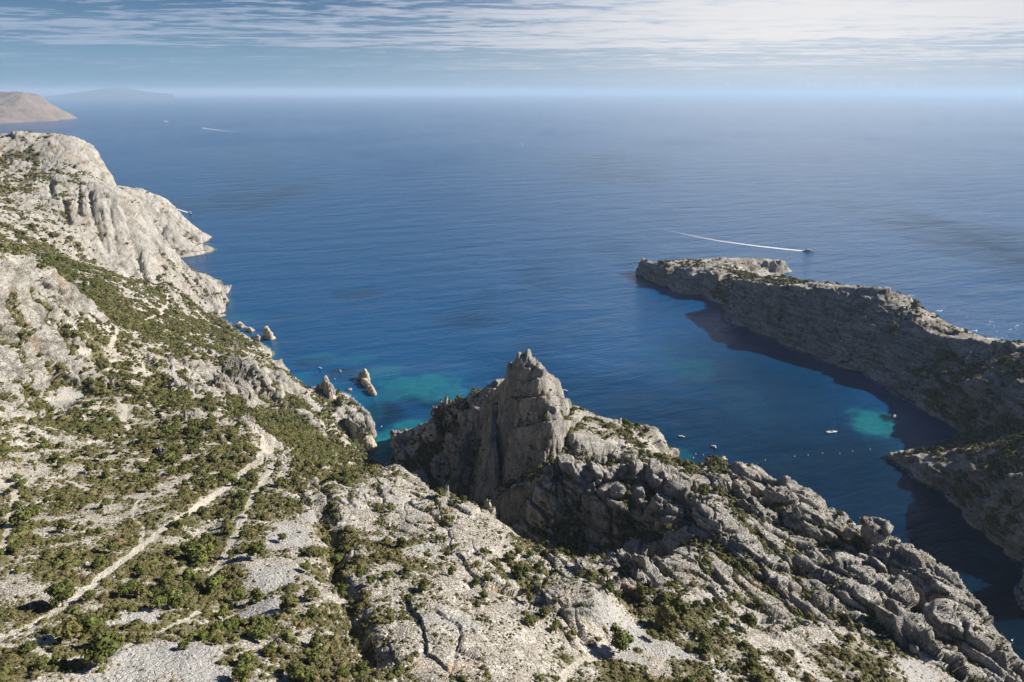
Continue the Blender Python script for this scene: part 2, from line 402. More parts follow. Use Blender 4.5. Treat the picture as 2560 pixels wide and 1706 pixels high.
# broken ridges on the right
RK = [((1930,1222,124),(1975,1240,120),3.2,4),((1850,1200,120),(1870,1235,114),3.0,4),((1880,1250,122),(1925,1275,116),2.6,6),((2000,1262,126),(2060,1290,118),3.0,5),
      ((2075,1290,116),(2110,1330,110),3.2,4),((2140,1325,116),(2165,1345,112),3.4,3),((2200,1330,124),(2235,1370,118),2.6,5),((1930,1350,124),(1960,1380,116),2.8,5),
      ((2040,1395,120),(2070,1420,116),2.4,8),((1860,1360,130),(1880,1420,122),2.6,5),((1790,1290,134),(1840,1330,128),2.4,5),((2140,1420,124),(2200,1400,124),2.6,8),
      ((2270,1395,130),(2350,1425,133),2.2,9),((2350,1430,134),(2400,1480,134),2.4,9),((2300,1470,126),(2330,1490,122),3.6,3),((2150,1480,132),(2230,1500,128),2.4,8),
      ((1970,1470,130),(2000,1520,126),2.6,5),((1890,1520,140),(1910,1560,134),2.6,5),((2060,1500,134),(2080,1550,128),2.6,4),((2380,1560,134),(2440,1600,130),2.4,7),
      ((2300,1600,138),(2350,1640,134),2.0,7),((2450,1620,130),(2520,1690,126),2.2,8),((1690,1265,124),(1735,1275,122),2.6,5),((1660,1240,122),(1700,1225,122),2.6,4),
      ((1950,1580,152),(2050,1590,146),1.6,6),((1800,1440,140),(1820,1480,136),2.4,4),((1500,1250,110),(1540,1250,112),2.4,3),((2230,1540,132),(2270,1560,128),2.6,5)]
for a, b, k, w in RK: hh = ridge(hh, [P(*a), P(*b)], k, w * .8)
# sea stacks joined to the shore, boulders of the point
hh = ridge(hh, [P(890,1040,22), P(905,1055,20)], 3.2, 9)
hh = ridge(hh, [P(810,945,22), P(826,975,24), P(832,990,16)], 4.5, 1.5)
# buttresses of the bench cliff and its cave
for a in [(560,940,570,1000), (610,925,620,985), (650,915,655,985), (690,930,690,990)]:
    hh = ridge(hh, [P(a[0], a[1], 122 - (a[0] - 560) * .33), P(a[2], a[3], 96 - (a[0] - 560) * .2)], 3.0, 3)
hh = carve(hh, [P(598,1000,84), P(590,950,106)], 14, 5)
for a in [(625,990,632,940), (672,990,668,930), (575,1000,572,960)]:
    hh = carve(hh, [P(a[0], a[1], 85), P(a[2], a[3], 105)], 7, 3)
# gullies on the slope under the drone
hh = carve(hh, [P(790,1200,176), P(808,1260,183), P(822,1310,190)], 6, 4)
hh = carve(hh, [P(820,1330,195), P(842,1380,201), P(828,1430,207), P(862,1480,211), P(880,1560,220), P(930,1650,228)], 5.5, 5)
hh = carve(hh, [P(540,1250,190), P(500,1370,206), P(530,1450,214), P(600,1560,228)], 4, 9)
# chimneys in the big cliff: joints between its pillars
for a in [((222,480,205),(236,570,170),(262,640,135)), ((296,480,200),(312,550,165),(334,600,135)), ((330,560,165),(345,640,110)), ((170,560,185),(186,640,145)),
          ((130,470,212),(140,560,180)), ((268,500,200),(290,640,135)), ((200,490,205),(205,580,165))]:
    hh = carve(hh, [S(q[0], q[1], 1210 - (q[1] - 480) * .7) for q in a], 9, 6)
for a in [((60,700),(90,640)),((110,860),(80,800)),((50,900),(30,850)),((150,830),(140,760)),((100,830),(110,720))]:
    hh = carve(hh, [P(q[0], q[1], 180 + (900 - q[1]) * .1) for q in a], 5, 4)

def bilin(arr, u, v):
    fu = np.clip((u - U0) / (U1 - U0) * (CU - 1), 0, CU - 1.001); fv = np.clip((v - V0) / (V1 - V0) * (CV - 1), 0, CV - 1.001)
    iu = fu.astype(int); iv = fv.astype(int); a = fu - iu; b = fv - iv
    return (arr[iu, iv] * (1 - a) * (1 - b) + arr[iu + 1, iv] * a * (1 - b) + arr[iu, iv + 1] * (1 - a) * b + arr[iu + 1, iv + 1] * a * b)
def ground(x, y):
    u, v = uv(np.asarray(x, float), np.asarray(y, float)); return bilin(hh, u, v)
def hit(px, py, tmin=90):
    """where the ray through a pixel of the photograph meets the land (or the sea)"""
    X = (px - 1280) / F; Yv = (853 - py) / F
    d = np.array([X, CT + Yv * ST, -ST + Yv * CT])
    hd = math.hypot(d[0], d[1])
    t = np.exp(np.linspace(math.log(92 / hd), math.log(2240 / hd), 3000))
    xs, ys, zs = d[0] * t, d[1] * t, H + d[2] * t
    g = np.maximum(ground(xs, ys), 0)
    k = np.nonzero(zs <= g)[0]
    if len(k) == 0: return None
    k = k[0]; return (xs[k], ys[k], float(g[k]))
# ------------------------------------------------------------------ plant cover: how densely the scrub grows, place by place
VEG = [(100,450,.35),(200,380,.12),(50,400,.5),(200,500,.25),(300,560,.08),(250,620,.08),(100,540,.2),(40,480,.45),(360,620,.03),(420,540,.4),(460,580,.2),(380,500,.4),
(200,700,.6),(150,640,.6),(100,600,.5),(280,720,.45),(260,780,.9),(330,780,.6),(400,740,.45),(500,720,.4),(420,820,.45),(500,860,.5),(560,820,.45),(600,860,.4),(350,860,.6),
(300,850,.6),(520,750,.1),(250,860,.75),(200,930,.95),(250,960,1.0),(180,900,.7),(300,900,.6),(400,930,.3),(450,900,.25),(350,950,.3),(480,960,.25),(420,990,.6),(500,1010,.55),
(600,960,.05),(680,960,.05),(560,970,.05),(640,890,.35),(60,650,.4),(100,680,.3),(120,740,.1),(40,780,.5),(100,830,.1),(60,810,.4),(60,920,.1),(100,960,.2),(60,1060,.3),
(150,1000,.1),(190,1030,.6),(120,1030,.3),(300,1060,.7),(250,1080,.6),(400,1050,.55),(500,1080,.8),(450,1110,.9),(550,1100,.7),(560,1200,.9),(590,1170,.8),(520,1250,.55),
(300,1150,.35),(200,1200,.4),(100,1240,.6),(50,1300,.6),(200,1300,.4),(350,1260,.35),(400,1200,.45),(150,1180,.35),(60,1180,.3),(600,1050,.3),(640,1100,.2),(680,1150,.15),
(560,1040,.4),(700,1200,.3),(650,1280,.3),(680,1000,.8),(740,1020,1),(760,1080,1.1),(800,1130,1.1),(720,1080,1.1),(850,1150,.9),(820,1060,.6),(860,1100,.7),(900,1140,.7),
(830,1000,.5),(780,980,.4),(880,1040,.15),(800,1190,1.1),(830,1222,.8),(770,1160,1),(100,1400,.8),(200,1420,.8),(300,1400,.7),(400,1380,.8),(480,1330,.8),(540,1290,.9),
(520,1400,1.1),(540,1480,1.1),(300,1480,.5),(350,1540,.4),(430,1530,.5),(250,1550,.7),(130,1560,.6),(60,1520,.7),(60,1650,.8),(200,1640,.8),(230,1650,.7),(380,1640,0),
(480,1640,0),(420,1690,0),(330,1690,.1),(560,1600,1),(600,1560,.9),(620,1650,.8),(640,1350,.8),(640,1300,.7),(700,1350,.2),(650,1440,.3),(700,1500,.3),(700,1430,.5),(760,1500,.3),
(740,1300,.15),(750,1400,.15),(800,1280,.3),(850,1220,.08),(900,1220,.08),(950,1260,.18),(1000,1220,.12),(900,1300,.3),(1000,1330,.3),(820,1330,.75),(830,1400,.8),(850,1450,.9),
(900,1380,.4),(1000,1400,.45),(950,1450,.45),(1100,1350,.3),(1100,1420,.35),(1200,1350,.08),(1180,1420,.25),(1240,1310,.03),(1150,1500,.5),(1050,1500,.45),(1000,1560,.5),
(1100,1560,.12),(1200,1580,.02),(1250,1620,.03),(1150,1650,.3),(1000,1640,.6),(900,1600,.85),(850,1540,.8),(800,1620,.7),(880,1680,.9),(1050,1690,.6),(1300,1560,.15),
(1300,1500,.35),(1350,1440,.5),(1400,1430,.3),(1330,1400,.5),(1290,1430,.9),(1340,1480,.7),(1390,1500,.1),(1430,1480,.1),(1500,1470,.9),(1550,1460,.8),(1480,1520,.5),(1560,1560,.15),
(1640,1550,.8),(1700,1560,.6),(1600,1500,.6),(1540,1530,.1),(1620,1625,.2),(1700,1640,.6),(1950,1640,.7),(1480,1660,.6),(1820,1620,.6),(1550,1660,.7),(1650,1680,.7),(1800,1680,.5),(1750,1660,.6),(1900,1640,.3),
(1700,1480,.35),(1800,1560,.5),(2000,1650,.6),(1850,1670,.8),(2150,1680,.7),(2060,1600,.6),(1750,1540,.7),(1900,1580,.5),(1600,1690,.9),(1500,1700,.8),(1590,1400,.03),(1630,1400,.03),(2060,1270,.1),(2250,1400,.1),(2330,1430,.1),(2400,1480,.12),(2250,1500,.25),(2450,1600,.4),
(2350,1560,.25),(2200,1620,.45),(2100,1560,.2),(2000,1450,.2),(2000,1290,.08),(1900,1250,.08),(2050,1340,.3),(2165,1355,.6),(1900,1400,.25),(1960,1500,.25),(2300,1680,.1),
(1500,1070,.5),(1560,1080,.55),(1620,1100,.6),(1480,1050,.6),(1440,1035,.35),(1560,1140,.25),(1660,1135,.25),(1740,1165,1.0),(1780,1175,.8),(1500,1130,.12),(1450,1110,.2),
(1200,970,.9),(1160,1005,.8),(1100,1040,.8),(1060,1080,.6),(1010,1095,.1),(1310,900,.05),(1330,1000,.04),(1250,1050,.04),(1200,1100,.08),(1300,1150,.08),(1400,1180,.3),
(1150,1150,.1),(1100,1180,.2),(1500,1200,.05),(1300,1300,.9),(1400,1345,.9),(1250,1290,1),(1350,1380,1),(1150,1250,.9),(1080,1205,.9),(1480,1375,.8),(1200,1200,.5),(1530,1290,.4),(1600,1260,.25),(1690,1290,.4),(1850,1180,.12),(1800,1240,.2),(1750,1330,.3),
(1680,660,.5),(1760,672,.3),(1850,692,.8),(1950,705,.7),(2000,710,.6),(2200,735,.4),(2280,820,.4),(2000,800,.12),(2100,850,.15),(1700,700,0),(1900,760,.1),(2250,900,.12),
(2350,930,.4),(2420,980,.9),(2400,1030,.8),(2520,950,.7),(2550,1050,.6),(2450,1120,.9),(2380,1120,.7),(2500,1180,.8),(2450,1220,.8),(2540,1300,.9),(2400,1200,.6),
(2300,1150,.4),(2350,1210,.15),(2450,1300,.2),(2150,760,.15),(2400,870,.2),(1900,665,.05)]
def seeds_to_uv(lst):
    out = []
    for s in lst:
        q = hit(s[0], s[1])
        if q is None or q[2] < .5: q = P(s[0], s[1], 20)
        out.append((*uv(q[0], q[1]), *s[2:]))
    return np.array(out)
def idw(seeds, u, v, p=4.0, eps=.012):
    num = np.zeros((u.size, seeds.shape[1] - 2), np.float32); den = np.zeros(u.size, np.float32)
    uu = u.ravel().astype(np.float32); vv = v.ravel().astype(np.float32)
    for s in seeds:
        w = 1.0 / (((uu - s[0]) ** 2 + (vv - s[1]) ** 2) + eps * eps) ** (p / 2)
        den += w
        for k in range(num.shape[1]): num[:, k] += w * s[2 + k]
    return (num / den[:, None]).reshape(*u.shape, -1)
veg_grid = idw(seeds_to_uv(VEG), GU[::2, ::2], GV[::2, ::2])[..., 0]
veg_grid = np.repeat(np.repeat(veg_grid, 2, 0), 2, 1)[:CU, :CV]

# named pieces of the land: each place belongs to the nearest seed
LAND = [('cliff', 'far_cape', [(430,560),(480,590),(400,600),(330,480),(460,600)]),
        ('cliff', 'big_cliff', [(100,380),(200,450),(300,560),(250,620),(330,640),(60,500),(150,560),(230,380),(370,640)]),
        ('slope', 'coastal_slope', [(150,680),(300,740),(400,760),(500,720),(450,820),(560,830),(330,830),(440,680),(240,800),(620,880),(350,900),(250,920),(550,880),(400,880)]),
        ('cliff', 'near_buttress', [(60,680),(130,740),(60,860),(140,850),(60,960),(120,940),(40,1020)]),
        ('cliff', 'bench_cliff', [(450,960),(600,950),(680,950),(540,970),(710,940)]),
        ('slope', 'pine_slope', [(700,1020),(760,1080),(820,1130),(850,1050),(800,990),(880,1130),(800,1190),(900,1050)]),
        ('slope', 'hillside', [(200,1050),(400,1050),(550,1090),(300,1200),(600,1250),(200,1500),(700,1400),(900,1300),(1000,1220),(1200,1400),(1000,1550),(1250,1600),(500,1600),(60,1300),(640,1120),(780,1230),(1270,1340),(1380,1440),(1450,1650),(60,1100),(860,1230),(960,1190),(1150,1290)]),
        ('ridge', 'spire_ridge', [(1310,900),(1300,1000),(1250,1100),(1350,1150),(1130,1060),(1040,1100),(1100,1150),(1400,1050),(1200,1200),(1350,1230)]),
        ('ridge', 'rocky_ridge', [(1500,1100),(1650,1130),(1500,1200),(1650,1220),(1800,1200),(1950,1250),(2100,1330),(2250,1400),(2400,1500),(1800,1350),(1950,1450),(2100,1500),(1600,1300),(2500,1650),(2300,1600),(1740,1170),(1400,1160)]),
        ('slope', 'saddle', [(1550,1500),(1650,1560),(1800,1600),(1700,1680),(2000,1640),(1600,1450),(2200,1660),(1750,1480)]),
        ('cape', 'cape', [(1650,660),(1800,700),(1950,750),(2100,800),(2250,760),(2300,900),(2450,900),(2450,1000),(2550,950),(1900,665),(2350,1000),(2550,1050)]),
        ('cape', 'low_point', [(2300,1150),(2400,1190),(2500,1250),(2550,1350),(2480,1130),(2400,1130)])]

# ------------------------------------------------------------------ the fine sheet: rows gather where the land is steep
NU, NV = (1450, 900)
if 'QUICK' in globals(): NU, NV = QUICK
fu = np.linspace(U0, U1, NU)
FV = 1900
fv = np.linspace(V0, V1, FV)
prof = bilin(hh, fu[:, None], fv[None, :]).astype(np.float32)
rr = np.exp(fv)[None, :].astype(np.float32)
dh = np.diff(prof, axis=1); dr = np.diff(rr, axis=1)
rm = rr[:, :-1]; sl = np.hypot(rm, H - prof[:, :-1])
wgt = (dr * np.maximum(H - prof[:, :-1], 40) / sl + np.where(dh > 0, dh, -.35 * dh) * rm / sl) / sl
wgt = np.where(np.maximum(prof[:, :-1], prof[:, 1:]) < -2.5, wgt * .03, wgt)
wgt += .00018
kb = np.exp(-np.linspace(-2, 2, 21) ** 2); kb /= kb.sum()
wgt = np.apply_along_axis(lambda c: np.convolve(np.pad(c, 10, mode='edge'), kb, mode='valid'), 0, wgt)
kb2 = np.ones(9) / 9
wgt = np.apply_along_axis(lambda c: np.convolve(np.pad(c, 4, mode='edge'), kb2, mode='valid'), 1, wgt)
cum = np.concatenate([np.zeros((NU, 1)), np.cumsum(wgt, axis=1)], 1)
vv = np.empty((NU, NV))
q = np.linspace(0, 1, NV)
for i in range(NU): vv[i] = np.interp(q * cum[i, -1], cum[i], fv)
uu = np.repeat(fu[:, None], NV, 1)
z0 = bilin(hh, uu, vv); r0 = np.exp(vv); x0 = r0 * np.sin(uu); y0 = r0 * np.cos(uu)
veg = bilin(veg_grid, uu, vv)

def normals(x, y, z):
    du = np.stack([np.gradient(a, axis=0) for a in (x, y, z)], -1); dv = np.stack([np.gradient(a, axis=1) for a in (x, y, z)], -1)
    n = np.cross(du, dv); n *= np.sign(n[..., 2:3] + 1e-12); n /= np.linalg.norm(n, axis=-1, keepdims=True) + 1e-9
    return n
# large undulations first
land = smooth(-4, 6, z0)
big = fbm2(x0 / 60, y0 / 60, 3, .5, 1) * 4 + fbm2(x0 / 22, y0 / 22, 3, .5, 5) * 2.2
nrm = normals(x0, y0, z0)
# blur the normal so that displacement follows the main faces
def blur2(a, n):
    k = np.ones(n) / n; p = n // 2
    for ax in (0, 1):
        a = np.apply_along_axis(lambda c: np.convolve(np.pad(c, p, mode='edge'), k, mode='valid'), ax, a)
    return a
nz = nrm[..., 2]
steep = np.sqrt(np.maximum(0, 1 - nz * nz)) / np.maximum(nz, .08)           # tangent of the slope
rockseeds = [(100,450,.7),(300,560,1),(200,400,.8),(450,580,.8),(60,740,.9),(130,860,1),(60,960,1),(150,690,.3),(300,740,.25),(450,760,.3),(540,830,.35),(520,750,.9),(420,720,.3),
 (250,900,.15),(350,850,.2),(450,920,.5),(600,960,1),(700,940,1),(480,1000,.3),(300,1050,.1),(150,1000,.05),(100,1200,.12),(300,1200,.1),(500,1100,.15),(600,1060,.25),(700,1150,.35),(668,1110,.12),
 (650,1220,.25),(550,1250,.05),(300,1400,.06),(100,1500,.08),(400,1640,.0),(600,1500,.08),(720,1080,.2),(800,1130,.1),(860,1080,.3),(890,1050,.9),(800,980,.6),(900,1130,.4),
 (850,1240,.5),(1000,1230,.45),(950,1300,.35),(1100,1280,.5),(750,1330,.15),(700,1480,.1),(900,1450,.25),(1000,1380,.3),(1150,1400,.3),(1240,1320,.15),(1200,1500,.25),(1150,1600,.3),
 (1000,1600,.25),(900,1650,.3),(1300,1600,.2),(1300,1450,.35),(1380,1440,.6),(1420,1480,.45),(1590,1400,1),(1630,1400,1),(1500,1450,.4),(1540,1540,.05),(1620,1620,.12),(1700,1500,.4),
 (1800,1560,.25),(1800,1650,.3),(1950,1640,.3),(1650,1680,.25),(2150,1650,.3),(2300,1690,.2),(1310,920,1),(1300,1050,1),(1200,1100,1),(1350,1200,1),(1150,1020,.5),(1060,1090,.6),(1100,1170,.9),(1450,1020,.35),
 (1550,1080,.3),(1650,1120,.4),(1480,1150,.9),(1600,1200,1),(1750,1215,.9),(1740,1165,.4),(1400,1300,1),(1550,1300,.9),(1850,1200,.6),(1950,1270,1),(2100,1320,1),(2250,1400,1),(2350,1460,1),
 (1900,1350,1),(2000,1450,1),(2150,1500,1),(2300,1560,.9),(2450,1600,.9),(1800,1300,1),(1800,1430,.8),(1700,1290,.7),(1650,670,.5),(1800,700,.5),(1950,710,.4),(1900,770,.9),(2050,800,1),(2200,850,1),(2200,735,.6),(2300,800,.6),
 (2350,930,.8),(2450,1000,.5),(2500,950,.8),(2300,1150,.5),(2450,1200,.35),(2550,1300,.3),(1900,670,.9)]
rock_grid = idw(seeds_to_uv(rockseeds), GU[::2, ::2], GV[::2, ::2])[..., 0]
rock_grid = np.repeat(np.repeat(rock_grid, 2, 0), 2, 1)[:CU, :CV]
rocky = bilin(rock_grid, uu, vv)
rocky = rocky + smooth(.05, .35, fbm2(x0 / 32, y0 / 32, 4, .55, 43)) * .6 * (rocky > .12) * (np.hypot(x0, y0) > 380)
rocky = np.clip(rocky + smooth(.9, 1.8, steep) * .75 - smooth(.5, .15, steep) * .15, 0, 1)
coast = smooth(14, 5, z0) * land
rocky = np.maximum(rocky, coast * .8)
ns = blur2(nrm, 15); ns /= np.linalg.norm(ns, axis=-1, keepdims=True)
cape = smooth(radians(4), radians(9), uu) * smooth(math.log(620), math.log(720), vv)          # the bedded cape on the right
bigcliff = smooth(math.log(800), math.log(900), vv) * (uu < 0)
X, Y, Z = x0.copy(), y0.copy(), z0 + big * land * (.35 + .65 * rocky) * (1 - .5 * cape)
fl = land > .001
xf, yf, zf = X[fl], Y[fl], Z[fl]; rk = rocky[fl]; cp = cape[fl]; bc = bigcliff[fl]
zs = np.where(cp > .5, 2.6, np.where(bc > .5, .38, .62))
wx = xf + fbm2(yf / 14, zf / 14, 2, .5, 31) * 2.5; wy = yf + fbm2(xf / 14, zf / 14, 2, .5, 37) * 2.5
d = np.zeros(xf.shape, np.float32)
crev = np.zeros(xf.shape, np.float32)
_q = S(1340, 960, 515); spf = .12 + .88 * smooth(40, 100, np.hypot(xf - _q[0], yf - _q[1]))
E1 = np.array([.53, -.85, 0.]); E3 = np.array([.55, .343, .76]); E2 = np.cross(E3, E1)
_q = S(1340, 960, 515); spire = smooth(95, 60, np.hypot(xf - _q[0], yf - _q[1]))
slabby = (cp < .5) & (bc < .5) & (spire < .5)
zs = np.where(spire >= .5, .34, zs)
q1 = np.where(slabby, (wx * E1[0] + wy * E1[1]) * .50, wx); q2 = np.where(slabby, wx * E2[0] + wy * E2[1] + zf * E2[2], wy)
q3 = np.where(slabby, (wx * E3[0] + wy * E3[1] + zf * E3[2]) * 1.55, zf * zs)
for s, a, sd in ((34, 8.5, 1), (14, 4.2, 2), (5.2, 1.1, 3), (2.1, .26, 4)):
    keep = smooth(s * 340, s * 130, np.hypot(xf, yf)) if s < 9 else 1
    f1, f2, tl = facets(q1 / s, q2 / s, q3 / s, sd)
    crack = smooth(.0, .09, f2 - f1)
    crev = np.maximum(crev, (1 - smooth(.01, .10, f2 - f1)) * (1 if s < 20 else .8) * (keep if s < 9 else 1))
    bcf = 1 - bc * (.55 if s > 20 else .45 if s > 10 else 0)
    d += (bcf * a * (tl * .66 * (spf if s > 20 else .35 + .65 * spf) + (crack - .85) * .5 * (.6 if s > 20 else 1) * (.35 + .65 * spf)) * keep).astype(np.float32)
d += fbm2(xf / 5 + zf * .3, yf / 5, 4, .5, 11, True) * .3
flute = (1 - 2 * np.abs(n3(wx / 5.5, wy / 5.5, zf / 38, 3))) * 1.1 + (1 - 2 * np.abs(n3(wx / 2.1, wy / 2.1, zf / 13, 5))) * .3
ledge = (1 - 2 * np.abs(n3(wx / 60, wy / 60, zf / 5.5, 7))) * 1.9 + (1 - 2 * np.abs(n3(wx / 30, wy / 30, zf / 2.3, 9))) * .9
sf = smooth(.7, 1.6, steep[fl])
flute = flute * (1 + bc * .8) + bc * 3.2 * (1 - 2 * np.abs(n3(wx / 17, wy / 17, zf / 150, 15)))
d *= (1 - .45 * cp) * (1 - .35 * spire)
flute = flute * (1 + .5 * spire)
d += sf * (flute * (1 - cp) + ledge * (.3 + 2.4 * cp)) 
soft = fbm2(xf / 7, yf / 7, 4, .5, 21) * .8 + fbm2(xf / 1.8, yf / 1.8, 3, .55, 25) * .28
amp = np.clip(rk * 1.2 - .06, 0, 1)
disp = d * amp * (.55 + .45 * smooth(0, .6, amp)) + soft * (1 - amp) * .8
disp *= land[fl]
crevice = np.zeros(X.shape, np.float32); crevice[fl] = crev * smooth(.25, .7, amp)
X[fl] += ns[fl][:, 0] * disp; Y[fl] += ns[fl][:, 1] * disp; Z[fl] += ns[fl][:, 2] * disp

under = z0 < -.5
Z[under] = np.minimum(Z[under], -.7)
# ------------------------------------------------------------------ paths worn into the ground
def unproj_line(pts, step=6):
    out = []
    for (ax, ay), (bx, by) in zip(pts[:-1], pts[1:]):
        n = max(1, int(math.hypot(bx - ax, by - ay) / step))
        for k in range(n):
            q = hit(ax + (bx - ax) * k / n, ay + (by - ay) * k / n)
            if q is not None: out.append(q)
    q = hit(*pts[-1])
    if q is not None: out.append(q)
    return out
# (points in the photograph, half width in metres, paleness)
PATHS = [([(-20,1606),(60,1570),(150,1520),(260,1440),(350,1372),(440,1300),(500,1262),(560,1222),(600,1190),(622,1165)], 1.5, 1.0),
    ([(600,1195),(640,1160),(668,1128),(672,1095)], 3.6, .95),
    ([(672,1128),(690,1150),(668,1185),(640,1225),(612,1290),(590,1330),(565,1385),(535,1440)], 1.5, .85),
    ([(-10,1610),(60,1615),(100,1625),(150,1650),(210,1645),(270,1620)], .9, .7),
    ([(0,1200),(40,1230),(30,1300),(5,1380)], 1.3, .6),
    ([(0,1180),(60,1200),(150,1195),(240,1235)], 1.0, .5),
    ([(240,1660),(330,1610),(420,1570),(500,1530)], .55, .6),
    ([(1245,1375),(1262,1420),(1290,1480),(1330,1520),(1400,1545),(1460,1556),(1500,1580),(1510,1605),(1490,1632),(1440,1655),(1410,1690),(1400,1720)], 1.35, .9),
    ([(295,995),(315,1020),(308,1050),(325,1075)], 1.8, .8),
    ([(300,990),(365,992),(372,1015),(415,1045),(450,1075)], 1.1, .7),
    ([(360,805),(400,785),(418,765),(420,740)], 1.8, .7),
    ([(292,830),(275,870)], 1.4, .5),
    ([(270,905),(355,905),(362,920),(345,930)], 1.2, .6),
    ([(2520,840),(2480,900),(2440,990),(2430,1030)], 2.0, .45),
    ([(520,1245),(480,1225),(470,1190),(500,1165)], .5, .7), ([(600,1195),(560,1180),(520,1185)], .6, .7), ([(350,1372),(360,1320),(330,1290),(345,1250)], .4, .6),
    ([(640,1160),(600,1120),(570,1105)], .7, .7), ([(700,1235),(760,1240),(800,1255)], .35, .5), ([(500,1530),(560,1525),(620,1500)], .4, .5),
    ([(1205,1410),(1250,1380),(1262,1340)], .8, .5)]
def nearpath(x, y):
    best = np.full(x.shape, 99., np.float32); pale = np.zeros(x.shape, np.float32)
    for pts, w, c in PATHLINES:
        xs = [p[0] for p in pts]; ys = [p[1] for p in pts]
        m = (x > min(xs) - 12) & (x < max(xs) + 12) & (y > min(ys) - 12) & (y < max(ys) + 12)
        if not m.any(): continue
        dd, _, _ = polydist(x[m], y[m], pts); dd = dd - w
        b = best[m]; k = dd < b
        b[k] = dd[k]; best[m] = b
        pl = pale[m]; pl[k] = c; pale[m] = pl
    return best, pale
PATHLINES = [(unproj_line(p, 10), w, c) for p, w, c in PATHS]
PATHLINES = [(p, w, c) for p, w, c in PATHLINES if len(p) > 1]
pd, pc = nearpath(X, Y)
pd = pd + fbm2(X / 1.7, Y / 1.7, 2, .5, 41) * .6 + fbm2(X / 9, Y / 9, 2, .5, 43) * .8
onpath = smooth(.45, -.15, pd)
Z -= (smooth(1.2, -.2, pd) * .25).astype(np.float32)

# screes and bare gravel (place, radius in pixels of the photograph)
SCREE = [(395,1640,85,42),(470,1650,70,40),(350,1690,90,30),(520,1690,60,30),(150,1015,34,10),(190,990,24,8),(130,1042,30,8),(1540,1545,60,26),(1480,1530,30,18),(1600,1610,75,26),(1560,1640,60,16),
   (1700,1630,60,18),(1600,1480,30,12),(1640,1455,25,10),(680,1440,50,50),(720,1340,50,45),(660,1530,50,40),(350,1540,60,28),(2300,1680,40,36),(1130,1560,60,25),
   (980,1340,45,14),(1060,1370,40,12),(1800,1560,34,12),(780,1290,25,20)]
scr = np.zeros(X.shape, np.float32)
for a in SCREE:
    q = hit(a[0], a[1])
    if q is None: continue
    sl_ = math.sqrt(q[0] ** 2 + q[1] ** 2 + (H - q[2]) ** 2)
    rx = a[2] * sl_ / F; ry = a[3] * sl_ / F / max(.35, (H - q[2]) / sl_)
    # along and across the line of sight
    ca, sa = q[1] / math.hypot(q[0], q[1]), q[0] / math.hypot(q[0], q[1])
    m = (np.abs(X - q[0]) < 2 * (rx + ry)) & (np.abs(Y - q[1]) < 2 * (rx + ry))
    ex = (X[m] - q[0]) * ca - (Y[m] - q[1]) * sa; ey = (X[m] - q[0]) * sa + (Y[m] - q[1]) * ca
    dd = np.sqrt((ex / rx) ** 2 + (ey / ry) ** 2) + fbm2(X[m] / 8, Y[m] / 8, 4, .6, 51) * .9
    scr[m] = np.maximum(scr[m], smooth(1.12, .88, dd))

veg = veg * (1 - .9 * onpath) * (1 - .93 * scr)
patch = fbm2(X / 14, Y / 14, 4, .55, 61)
patch2 = fbm2(X / 45, Y / 45, 2, .5, 71)
cover = np.clip(veg * .93 + (patch * 1.25 + patch2 * .8) * smooth(0, .25, veg) * .9, 0, 1.2)
nr = normals(X, Y, Z)
st2 = np.sqrt(np.maximum(0, 1 - nr[..., 2] ** 2)) / np.maximum(nr[..., 2], .05)
hollow = blur2(Z, 31) - Z
cover = cover + rocky * smooth(.15, 1.8, hollow) * 1.1 * smooth(900, 500, r0) * (rocky > .5) - rocky * smooth(0, -2.5, hollow) * .5 * (rocky > .5)
cover = np.clip(cover, 0, 1.2)
cover *= 1 - .85 * smooth(1.5, 2.8, st2)
cover *= 1 - smooth(7, 3, Z) * .95

